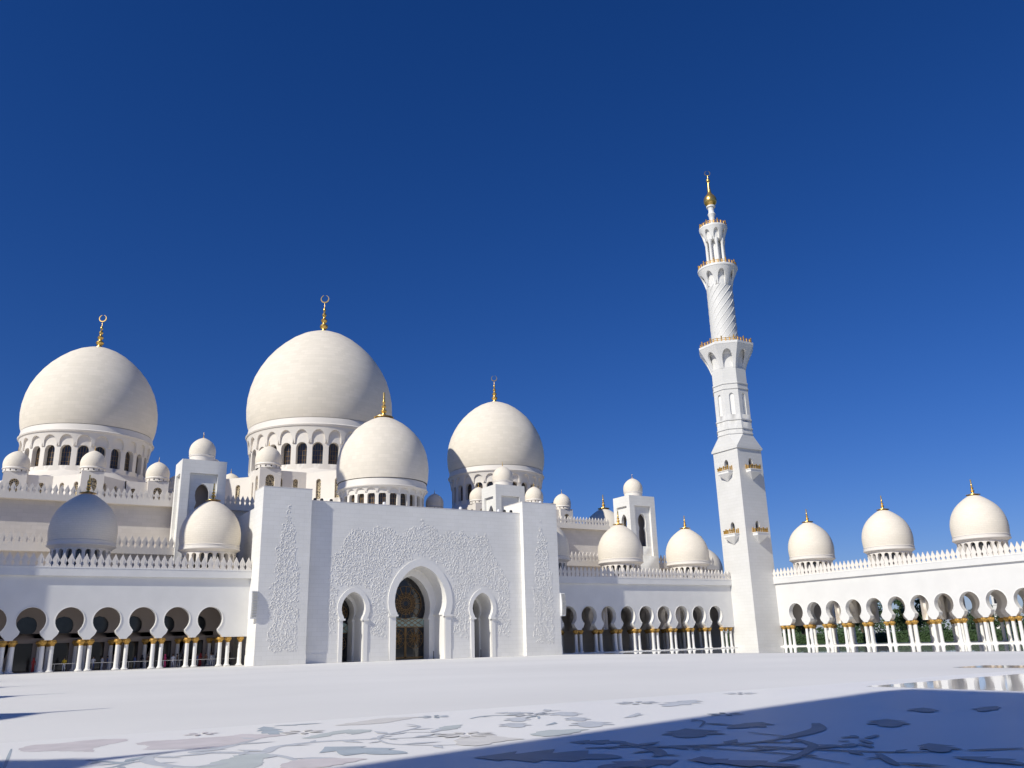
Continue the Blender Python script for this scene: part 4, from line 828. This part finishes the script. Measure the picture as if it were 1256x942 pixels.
# ------------------------------------------------------------------ minaret
def minaret(cx, cy, lab, full=True):
    th = thing('minaret', lab, 'minaret', (cx, cy, 0)); A = .785; O = (cx, cy, 0)
    def P(name, mb, parent=None, **k):
        mb.v = [(x + cx, y + cy, z) for x, y, z in mb.v]; return put(name, mb.mesh(name, O), parent or th, O, **k)
    mb = MB(); NI = lambda z: [(z, 0), (z, .13), (z + .30, .13), (z + .40, .11), (z + .47, .06), (z + .50, 0)]
    faces = [lambda u, d, z: (-A + u, -A + d, z), lambda u, d, z: (-A + d, A - u, z), lambda u, d, z: (A - d, -A + u, z), lambda u, d, z: (A - u, A - d, z)]
    for f in faces:
        mb.bay(f, 0, 2 * A, A, [(-.02, 0)] + NI(5.06) + NI(8.0) + [(8.93, 0)], .16, 'minwhite', back=False)
    dk = MB()
    for f in faces:
        for z in (5.06, 8.0): dk.pane(f, A, NI(z), .155, 'glass')
    so_ = P('shaft', mb); so_.data.polygons.foreach_set('use_smooth', [False] * len(so_.data.polygons)); P('niche', dk)
    mb = MB(); mb.box(-A - .02, A + .02, -A - .02, A + .02, .0, .42, 'minwhite'); P('plinth', mb)
    # balconies on four faces
    for q in range(4):
        for z in (4.93, 7.86):
            R = Matrix.Rotation(q * pi / 2, 3, 'Z'); b = MB(); g = MB()
            w, dp = .35, .28
            b.box(-w, w, -A - dp, -A - .002, z - .06, z + .045, 'plainwhite'); b.box(-w - .03, w + .03, -A - dp - .03, -A - .002, z + .045, z + .075, 'plainwhite')
            b.add([(-w, -A - dp, z - .061), (w, -A - dp, z - .061), (w, -A - .002, z - .061), (-w, -A - .002, z - .061), (0, -A - .004, z - .42)], [(0, 1, 4), (1, 2, 4), (3, 0, 4)], 'plainwhite')
            for i in range(6):
                x = -w + .04 + (2 * w - .08) * i / 5; g.box(x - .03, x + .03, -A - dp + .0, -A - dp + .03, z + .075, z + .25 + .05 * (i % 2), 'goldcap')
            for s in (-1, 1):
                for j in range(2): y = -A - dp + .14 + .12 * j; g.box(s * w - .015, s * w + .015, y - .035, y + .035, z + .075, z + .25 + .05 * (j % 2), 'goldcap')
            g.box(-w, w, -A - dp, -A - dp + .02, z + .2, z + .23, 'goldcap')
            for m_ in (b, g): m_.v = [tuple(R @ Vector(v)) for v in m_.v]
            bb = P('balcony', b); P('railing', g, bb)
    # transition and octagon
    def ocs(r, z): return [(r / cos(pi / 8) * cos(pi / 8 + i * pi / 4), r / cos(pi / 8) * sin(pi / 8 + i * pi / 4), z) for i in range(8)]
    def oct_lathe(prof, m='minwhite'):
        k = MB(); k.lathe([(r / cos(pi / 8), z) for r, z in prof], m, n=8, ph=pi / 8); return k
    a = A + .055; r8 = .80; mb = MB()
    mb.box(-a, a, -a, a, 8.93, 9.02, 'minwhite')
    sq = [(a, -a * .99), (a, a * .99), (a * .99, a), (-a * .99, a), (-a, a * .99), (-a, -a * .99), (-a * .99, -a), (a * .99, -a)]
    # octagon vertices ordered from angle -22.5
    oc = [(r8 / cos(pi / 8) * cos(-pi / 8 + i * pi / 4), r8 / cos(pi / 8) * sin(-pi / 8 + i * pi / 4)) for i in range(8)]
    mb.add([(x, y, 9.02) for x, y in sq] + [(x, y, 9.62) for x, y in oc], [(i, (i + 1) % 8, 8 + (i + 1) % 8, 8 + i) for i in range(8)], 'minwhite'); P('chamfer', mb)
    side = 2 * r8 * tan(pi / 8); mb = MB(); NR = [(10.62, 0), (10.62, .11), (11.55, .11), (11.65, .08), (11.7, 0)]
    for i in range(8):
        t = i * pi / 4; f = lambda u, d, z, t=t: ((r8 - d) * cos(t) - (u - side / 2) * sin(t), (r8 - d) * sin(t) + (u - side / 2) * cos(t), z)
        mb.bay(f, 0, side, side / 2, [(9.6, 0)] + NR + [(13.0, 0)], .07, 'minwhite', back=False)
        mb.pane(f, side / 2, NR, .068, 'plainwhite')
    P('octagon_shaft', mb)
    for z0, z1, o_ in ((9.66, 9.72, .03), (9.90, 9.96, .035), (10.33, 10.40, .035), (11.88, 11.95, .035), (12.14, 12.21, .035)):
        P('moulding', oct_lathe([(r8 - .01, z0), (r8 + o_, z0 + .01), (r8 + o_, z1 - .01), (r8 - .01, z1)]))
    # flaring corbels with arches
    def corbel(n, r0, r1, z0, z1, hwf, name, rim):
        mb = MB()
        for i in range(n):
            t = i * 2 * pi / n + (0 if n == 8 and rim == 'oct' else .2)
            if rim == 'oct':
                def f(u, d, z, t=t):
                    s = max(0, (z - z0) / (z1 - z0)) ** 1.25; r = r0 + (r1 - r0) * s + .012 - d; x = u * r / r0 * tan(pi / 8) * r0
                    return (r * cos(t) - x * sin(t), r * sin(t) + x * cos(t), z)
            else:
                def f(u, d, z, t=t):
                    s = max(0, (z - z0) / (z1 - z0)) ** 1.25; r = r0 + (r1 - r0) * s + .012 - d; a_ = t + u * pi / n
                    return (r * cos(a_), r * sin(a_), z)
            H = z1 - z0; ap = z0 + H * .80; rows = [(z0, hwf), (z0 + H * .3, hwf)] + [(z0 + H * .3 + (ap - z0 - H * .3) * sin(q), hwf * cos(q)) for q in (.3, .6, .9, 1.2, 1.4)] + [(ap, 0), (z1, 0)]
            mb.bay(f, -1, 1, 0, rows, .09, 'plainwhite', nx=3, back=False)
        return mb
    mb = corbel(8, r8, 1.27, 12.95, 14.05, .62, 'corbel', 'oct')
    mb.lathe([(r8 * 1.05, 12.9), (r8 * 1.09, 13.6), (1.15, 14.04)], 'plainwhite', n=8, ph=pi / 8, cap=False)
    P('corbel', mb); P('gallery_floor', oct_lathe([(1.25, 14.04), (1.29, 14.06), (1.30, 14.17), (1.2, 14.18)], 'plainwhite'))
    def rail(r, z, n, h, octo=False):
        g = MB(); RR = lambda a: r * (cos(pi / 8) / cos((a + pi / 8) % (pi / 4) - pi / 8) if octo else 1)
        for i in range(n):
            a_ = 2 * pi * i / n; q = RR(a_); x, y = q * cos(a_), q * sin(a_); hh = h * (1.25 if i % 3 == 0 else .85)
            g.lathe([(.03, z), (.03, z + hh * .8), (.042, z + hh * .86), (0, z + hh)], 'goldcap', x, y, 6)
        for zz in (z + h * .35, z + h * .7):
            pts = [(RR(2 * pi * i / 48) * cos(2 * pi * i / 48), RR(2 * pi * i / 48) * sin(2 * pi * i / 48), zz) for i in range(49)]; g.tube(pts, .015, 'goldcap', 4)
        return g
    P('railing', rail(1.31, 14.17, 40, .26, True))
    mb = MB(); mb.lathe([(.66, 14.16), (.645, 14.3), (.63, 17.55)], 'minwhite', n=40, cap=False); P('round_shaft', mb)
    mb = MB()
    for k in range(12):
        pts = [(.64 * cos(2 * pi * k / 12 + t * 4.0), .64 * sin(2 * pi * k / 12 + t * 4.0), 14.2 + 3.3 * t) for t in [i / 26 for i in range(27)]]; mb.tube(pts, .017, 'plainwhite', 4)
    P('spiral_rib', mb)
    mb = corbel(8, .645, .97, 17.45, 18.35, .64, 'corbel', 'round'); mb.lathe([(.63, 17.4), (.66, 18.0), (.85, 18.34)], 'plainwhite', n=36, cap=False); P('corbel', mb)
    mb = MB(); mb.lathe([(.96, 18.34), (1.0, 18.36), (1.0, 18.46), (.95, 18.47)], 'plainwhite', n=40); P('gallery_floor', mb)
    P('railing', rail(.94, 18.46, 30, .25))
    mb = MB(); mb.lathe([(.26, 18.4), (.26, 20.2)], 'plainwhite', n=16); P('lantern_core', mb)
    for i in range(8):
        a_ = i * pi / 4 + .2; c = MB(); c.lathe([(.10, 18.46), (.10, 18.55), (.075, 18.6), (.07, 19.8), (.10, 19.9), (.12, 20.06)], 'plainwhite', .43 * cos(a_), .43 * sin(a_), 10); P('lantern_column', c)
    mb = corbel(8, .50, .71, 20.0, 20.72, .62, 'corbel', 'round'); mb.lathe([(.3, 20.0), (.46, 20.02), (.52, 20.5), (.62, 20.71)], 'plainwhite', n=32, cap=False); P('corbel', mb)
    mb = MB(); mb.lathe([(.70, 20.7), (.725, 20.72), (.725, 20.8), (.68, 20.81)], 'plainwhite', n=32); P('gallery_floor', mb)
    P('railing', rail(.67, 20.8, 22, .24))
    mb = MB(); mb.lathe([(.2, 20.8), (.14, 21.2), (.14, 21.3), (.16, 21.5), (.21, 21.62), (.15, 21.72), (.145, 21.85), (.17, 21.98), (.23, 22.03), (.23, 22.1), (.18, 22.13)], 'plainwhite', n=24); P('neck', mb)
    mb = MB(); mb.lathe([(.15, 22.12), (.27, 22.2), (.33, 22.32), (.34, 22.44), (.31, 22.58), (.22, 22.72), (.13, 22.82), (.095, 22.95), (.06, 23.3), (.045, 23.5), (.09, 23.56), (.105, 23.62), (.08, 23.7), (.035, 23.76), (.025, 23.92)], 'gold', n=24)
    fz = finial_mb(.01, .02, .15); mb.v += []; P('gilded_spire', mb)
    fm = finial_mb(.02, .03, .155); o = put('crescent', fm.mesh('crescent'), th, (cx, cy, 23.88), rz=-YAW)
    return th
minaret(30.06, 28.43, 'tall tapering white minaret with gold railings, spiral ribs and a gilded spire')
# its twin at the left corner, outside the picture: throws the shade on the left colonnade
def plain_tower():
    th = thing('minaret', 'white minaret at the left corner of the court, outside the picture', 'minaret', (-4.3, 28.43, 0)); mb = MB()
    mb.box(-5.1, -3.52, 27.65, 29.2, 0, 9, 'white'); mb.lathe([(.86, 9), (.80, 13), (.86, 14), (.86, 14.2), (.65, 14.2), (.63, 17.5), (.98, 18.4), (.5, 18.5), (.5, 20), (.7, 20.8), (.15, 21.2), (.33, 22.4), (.05, 23.2), (0, 24)], 'white', -4.3, 28.43, 24)
    part('shaft', mb, th)
plain_tower()

# ------------------------------------------------------------------ visitors behind the left colonnade
def skin_mesh(name, J, E, R, zones):
    me = bpy.data.meshes.new(name); me.from_pydata([tuple(j) for j in J], E, [])
    o = bpy.data.objects.new(name, me); COL.objects.link(o)
    md = o.modifiers.new('s', 'SKIN'); md.use_smooth_shade = True
    sk = me.skin_vertices[0].data
    for i, r in enumerate(R): sk[i].radius = (r, r) if not isinstance(r, tuple) else r
    sk[0].use_root = True
    sb = o.modifiers.new('b', 'SUBSURF'); sb.levels = 1
    dg = bpy.context.evaluated_depsgraph_get(); ev = o.evaluated_get(dg); out = bpy.data.meshes.new_from_object(ev); out.name = name
    bpy.data.objects.remove(o)
    ms = []; out.materials.clear()
    for k, fn in zones:
        out.materials.append(MT[k])
    for p in out.polygons:
        c = p.center
        for i, (k, fn) in enumerate(zones):
            if fn(c): p.material_index = i; break
        p.use_smooth = True
    return out
def person_meshes(kind, top, bottom, arm=0):
    # metres; facing -Y
    J = [(0, 0, .95), (0, 0, 1.15), (0, 0, 1.38), (0, 0, 1.50), (0, -.01, 1.63), (0, -.01, 1.70)]; R = [(.16, .11), (.14, .10), (.17, .10), .055, .085, .08]; E = [(0, 1), (1, 2), (2, 3), (3, 4), (4, 5)]
    for s in (-1, 1):
        i = len(J); fw = .25 if (arm and s == 1) else .03
        J += [(s * .2, 0, 1.38), (s * .25, -.02, 1.12), (s * .25, -fw - .05, .90 + fw), (s * .25, -fw - .09, .80 + fw * 1.5)]; R += [.055, .042, .032, (.035, .018)]; E += [(2, i), (i, i + 1), (i + 1, i + 2), (i + 2, i + 3)]
    if kind == 'robe':
        i = len(J); J += [(0, 0, .6), (0, 0, .25), (0, 0, .05)]; R += [(.19, .15), (.23, .18), (.25, .2)]; E += [(0, i), (i, i + 1), (i + 1, i + 2)]
    else:
        for s in (-1, 1):
            i = len(J); J += [(s * .09, 0, .85), (s * .11, -.02, .48), (s * .12, .03, .08), (s * .13, -.12, .04)]; R += [.09, .062, .045, (.045, .035)]; E += [(0, i), (i, i + 1), (i + 1, i + 2), (i + 2, i + 3)]
    veil = kind == 'robe'
    zones = [('skin', lambda c: (c.z > 1.47 and (c.y < -.03 or not veil)) or (abs(c.x) > .2 and c.z < .93 + (.4 if arm else 0) and c.z > .6 and c.y < -.08)),
             (top, lambda c: c.z > .92 or (abs(c.x) > .22 and c.z > .75)), (bottom, lambda c: True)]
    body = skin_mesh('person', J, E, R, zones)
    mb = MB(); mb.lathe([(.09, 1.60), (.105, 1.66), (.105, 1.74), (.08, 1.80), (0, 1.83)] if not veil else [(.16, 1.40), (.12, 1.5), (.115, 1.6), (.112, 1.72), (.08, 1.80), (0, 1.83)], 'hair' if not veil else top, 0, .02, 12)
    mb.v = [(x / U, (y + .01) / U, z / U) for x, y, z in mb.v]
    return body, mb.mesh('hair' if not veil else 'headscarf'), 'hair' if not veil else 'headscarf'
PK = {'red': person_meshes('robe', 'red', 'red'), 'pink': person_meshes('robe', 'pink', 'pink', 1), 'black': person_meshes('robe', 'blk', 'blk'), 'white': person_meshes('legs', 'wht', 'wht'),
      'blue': person_meshes('legs', 'blu', 'gry', 1), 'yellow': person_meshes('legs', 'yel', 'wht'), 'brown': person_meshes('legs', 'brn', 'blk'), 'whitet': person_meshes('legs', 'wht', 'blu', 1)}
DES = dict(red='in a long red robe', pink='in a bright pink robe and headscarf', black='in a long black robe', white='in white shirt and trousers', blue='in a dark blue shirt', yellow='in a yellow top and white trousers', brown='in a brown shirt and black trousers', whitet='in a white shirt and blue trousers')
def person(kind, x, y, rz, where):
    b, h, hn = PK[kind]; o = put('person', b, None, (x, y, .012), rz=rz, label='person %s %s' % (DES[kind], where)); o['category'] = 'person'; o['group'] = 'visitors walking inside the left colonnade'
    c = put(hn, h, None, (0, 0, 0)); c.parent = o; c.location = (0, 0, 0)
for k, x, y, rz, wh in [
    ('red', 1.52, 29.3, .4, 'by the second column pair from the left'), ('black', 2.05, 30.2, 1.2, 'in front of the second inner door'), ('yellow', 2.33, 29.45, -.4, 'alone behind the rail'),
    ('whitet', 3.12, 29.6, .2, 'leaning near the third column pair'), ('white', 3.38, 29.75, 2.0, 'left of the fourth column pair'), ('blue', 3.55, 29.9, 1.4, 'beside a person in white'), ('red', 3.72, 29.5, -1, 'left of the fourth column pair, half in shade'),
    ('black', 4.12, 29.9, .6, 'just right of the fourth column pair'), ('blue', 4.28, 29.6, 1.9, 'between the fourth and fifth column pairs'), ('black', 4.55, 30.0, .2, 'deep in shade left of the fifth column pair'), ('brown', 4.7, 29.8, 2.4, 'left of the fifth column pair'),
    ('pink', 5.12, 29.35, .8, 'right of the fifth column pair'), ('white', 5.38, 29.5, .1, 'two steps right of the pink robe'), ('brown', 5.58, 29.9, 1.5, 'in shade right of the person in white'), ('black', 5.7, 29.7, .4, 'close to the sixth column pair'), ('red', 5.82, 30.0, .4, 'behind the sixth column pair'),
    ('blue', 6.14, 29.6, 1.1, 'right of the sixth column pair'), ('red', 6.26, 29.75, -.6, 'between a blue and a brown shirt'), ('brown', 6.4, 29.6, .5, 'under the last full arch'), ('white', 6.58, 29.7, .9, 'near the seventh column pair'), ('whitet', 6.68, 29.9, 2.2, 'closest to the seventh column pair'),
    ('black', 6.86, 30.1, .3, 'behind the seventh column pair'), ('black', 7.2, 29.8, 1.3, 'in the narrow gap beside the portal')]:
    person(k, x, y, rz, wh)
# rail between the columns
def rail_x(x0, x1, n, lab):
    th = thing('guard_rail', lab, 'rail', ((x0 + x1) / 2, YW + .30, 0), 'low steel rails between the column pairs'); mb = MB()
    mb.tube([(x0, YW + .30, .232), (x1, YW + .30, .232)], .009, 'steel', 6); part('top_rail', mb, th)
    for i in range(n):
        x = x0 + (x1 - x0) * (i + .5) / n; mb = MB(); mb.tube([(x, YW + .30, .0), (x, YW + .30, .232)], .008, 'steel', 6); part('post', mb, th)
for i in range(6):
    c = XL + i + (1 if i < 5 else 1); rail_x(XL + i + .5 + .02, min(XL + i + 1.5 - .02, 7.47), 2, 'low steel guard rail in the %s arch from the left of the left colonnade' % ('second', 'third', 'fourth', 'fifth', 'sixth', 'last narrow')[i])
# small dark posts inside the portal arches
for x, l in ((14.05, 'central arch'), (15.98, 'right arch')):
    mb = MB(); mb.lathe([(.03, 0), (.03, .02), (.014, .03), (.014, .24), (.022, .25), (0, .27)], 'dark', x, PM + .5, 8); solo('barrier_post', mb, 'small dark barrier post standing inside the %s of the portal' % l, 'post', (x, PM + .5, 0))
# roof floodlights on the portal parapet
for i, (x, y, z, m, l) in enumerate(((9.42, 28.5, 5.312, 'dark', 'leftmost dark floodlight on the portal roof beside the left pylon'), (9.66, 28.5, 5.312, 'dark', 'second dark floodlight on the portal roof beside the left pylon'), (10.0, 28.5, 5.312, 'dark', 'third dark floodlight on the portal roof beside the left pylon'),
        (11.95, 28.4, 5.312, 'lamp', 'white floodlight on the roof edge in front of the portal dome'), (15.05, 28.4, 5.312, 'lamp', 'white floodlight on the roof edge near the small grey dome'), (16.72, 28.4, 5.312, 'lamp', 'white floodlight on the roof edge left of the right pylon'), (16.98, 28.4, 5.312, 'dark', 'dark floodlight on the roof edge left of the right pylon'), (17.28, 28.4, 5.312, 'dark', 'dark floodlight hard against the right pylon'), (18.6, 28.3, 5.735, 'lamp', 'white floodlight on top of the right pylon'))):
    mb = MB(); mb.box(x - .03, x + .03, y - .02, y + .02, z, z + .03, 'dark')
    mb.v += []; mb.lathe([(.055, z + .03), (.06, z + .05), (.06, z + .10), (.04, z + .13), (0, z + .135)], m, x, y, 10); solo('floodlight', mb, l, 'floodlight', (x, y, z), 'floodlights on the portal roof')

# ------------------------------------------------------------------ outside the right arcade
def tree_mesh(seed, h, spread, conifer=False):
    r = random.Random(seed); tk = MB(); ks = []
    tk.tube([(0, 0, 0), (.02 * r.uniform(-1, 1) * 3, 0, h * .3), (.05, .03, h * .62)], [.09, .065, .03], 'bark', 8)
    for i in range(7):
        a = i * 2 * pi / 7 + r.random(); z = h * r.uniform(.28, .5); tk.tube([(0, 0, z), (spread * .35 * cos(a), spread * .35 * sin(a), z + h * .15), (spread * .65 * cos(a), spread * .65 * sin(a), z + h * r.uniform(.2, .35))], [.035, .022, .008], 'bark', 5)
    cr = MB()
    for k in range(46):
        while True:
            x, y, z = r.uniform(-1, 1), r.uniform(-1, 1), r.uniform(-1, 1)
            if .25 < x * x + y * y + z * z < 1: break
        ccx, ccy, ccz = x * spread, y * spread, h * .66 + z * h * .34; cs = r.uniform(.16, .34) * spread; lf = 'leaf%d' % r.choice((0, 0, 1, 1, 2))
        for j in range(60):
            th_, u = r.uniform(0, 2 * pi), r.uniform(-1, 1); rr = cs * r.random() ** .4; q = (1 - u * u) ** .5
            p = Vector((ccx + rr * q * cos(th_), ccy + rr * q * sin(th_), ccz + rr * u * .7)); s = r.uniform(.03, .07)
            d1 = Vector((r.uniform(-1, 1), r.uniform(-1, 1), r.uniform(-1, 1))).normalized() * s; d2 = d1.cross(Vector((r.uniform(-1, 1), r.uniform(-1, 1), r.uniform(-1, 1)))).normalized() * s * .6
            cr.add([p - d1, p + d2, p + d1, p - d2], [(0, 1, 2, 3)], lf)
    me = bpy.data.meshes.new('crown'); me.from_pydata([(x * U, y * U, z * U) for x, y, z in cr.v], [], cr.f)
    for m in cr.mats: me.materials.append(MT[m])
    me.polygons.foreach_set('material_index', cr.m); return tk.mesh('trunk'), me
TR = [tree_mesh(1, 2.0, .8), tree_mesh(2, 2.6, .95), tree_mesh(3, 1.6, .9)]
for i, (x, y, k, s, l) in enumerate([
    (44, 42.5, 1, 1.2, 'leafy tree beyond the arcade, seen through the arch beside the minaret'), (46, 39.5, 0, 1.2, 'leafy tree seen through the second arch from the minaret'), (52, 40.5, 1, 1.15, 'tall tree seen through the third arch from the minaret'),
    (47, 35.2, 1, 1.25, 'spreading tree seen through the sixth arch from the minaret'), (49, 33.6, 0, 1.35, 'narrow dark tree seen through the seventh arch from the minaret'), (54, 37.4, 2, 1.3, 'low tree behind the inner columns of the arcade'),
    (52, 29.5, 2, 1.0, 'low tree seen through the ninth arch from the minaret'), (60, 31.5, 2, .9, 'small tree at the foot of the distant white tower'), (49, 24.6, 1, .95, 'dark tree seen through the last arch at the right edge'), (56, 26.6, 2, 1.0, 'low tree beyond the right end of the arcade'), (58, 34.5, 2, .8, 'round tree left of the distant white tower'), (50, 44, 2, 1.3, 'bushy tree beyond the arcade near the minaret foot'), (62, 47, 1, 1.3, 'far tree seen beyond the second arch from the minaret'), (64, 42, 0, 1.4, 'far tree between two nearer trees beyond the arcade'), (66, 39, 2, 1.5, 'far bushy tree behind the sixth arch from the minaret'), (70, 36.5, 2, 1.2, 'far low tree behind the distant white tower'), (70, 31, 2, 1.2, 'far low tree right of the distant white tower'), (66, 27.5, 2, 1.1, 'far low tree at the right edge of the picture'), (55, 47, 0, 1.3, 'far tree seen just right of the minaret foot'),
    (45, 31, 2, .6, 'shrub like tree on the lawn beyond the arcade')]):
    th = thing('tree', l, 'tree', (x, y, -.03), 'trees on the lawn beyond the arcade'); a, b = TR[k]
    for nm, me in (('trunk', a), ('crown', b)):
        o = put(nm, me, th, (x, y, -.03), rz=i * 1.3); o.scale = (s, s, s)
# far belt of trees
mb = MB(); rr = random.Random(9)
for i in range(420):
    y = rr.uniform(10, 125); hh = 1.5 + .7 * sin(y * .35) * sin(y * .13) + rr.uniform(-.4, .5); x = 118 + rr.uniform(-4, 4); lf = 'leaf%d' % rr.choice((0, 0, 1))
    for j in range(34):
        z = hh * (rr.random() ** .8) * 1.15; p = Vector((x + rr.uniform(-.6, .6), y + rr.gauss(0, .38), z)); s = rr.uniform(.10, .24)
        d1 = Vector((rr.uniform(-.4, .4), rr.uniform(-1, 1), rr.uniform(-1, 1))).normalized() * s; d2 = d1.cross(Vector((1, rr.uniform(-.6, .6), rr.uniform(-.6, .6)))).normalized() * s * .7
        mb.add([p - d1, p + d2, p + d1, p - d2], [(0, 1, 2, 3)], lf)
o = put('distant_trees', mb.mesh('distant_trees', (0, 0, 0), False), None, (0, 0, 0), label='dark belt of distant trees along the horizon beyond the arcade', kind='stuff'); o['category'] = 'trees'
# clipped hedge
mb = MB(); rr = random.Random(5)
for i in range(9000):
    y = rr.uniform(14, 46); f_ = rr.choice((0, 1, 2)); z = rr.uniform(.0, .5); x = 43 + (rr.choice((-.25, .25)) + rr.uniform(-.04, .04) if f_ < 2 else rr.uniform(-.25, .25))
    if f_ == 2: z = .5 + rr.uniform(-.04, .03)
    s = .06; d1 = Vector((rr.uniform(-1, 1), rr.uniform(-1, 1), rr.uniform(-1, 1))).normalized() * s; d2 = d1.orthogonal().normalized() * s * .7; p = Vector((x, y, z - .03))
    mb.add([p - d1, p + d2, p + d1, p - d2], [(0, 1, 2, 3)], 'leaf%d' % rr.choice((0, 1, 1)))
mb.box(42.78, 43.22, 14, 46, -.03, .44, 'leaf0')
o = put('hedge', mb.mesh('hedge', (43, 30, 0), False), None, (43, 30, 0), label='long clipped green hedge on the lawn beyond the arcade'); o['category'] = 'hedge'
# distant white stepped tower
dt = thing('light_tower', 'white square light tower seen through an arch near the right edge', 'tower', (60, 34.2, 0)); mb = MB()
mb.box(59.4, 60.6, 33.75, 34.65, -.03, .45, 'plainwhite'); part('base', mb, dt); mb = MB(); mb.box(59.6, 60.4, 33.9, 34.5, .45, 3.25, 'plainwhite'); part('shaft', mb, dt)
for z in (.9, 1.5, 2.1, 2.7):
    mb = MB(); mb.box(59.57, 60.43, 33.87, 34.53, z, z + .06, 'plainwhite'); part('band', mb, dt)
mb = MB(); mb.box(59.5, 60.5, 33.8, 34.6, 3.25, 3.4, 'plainwhite'); part('cap', mb, dt)
mb = MB(); mb.box(59.595, 59.61, 34.05, 34.35, 1.0, 1.4, 'dark'); mb.box(59.595, 59.61, 34.05, 34.35, 2.2, 2.6, 'dark'); part('opening', mb, dt)
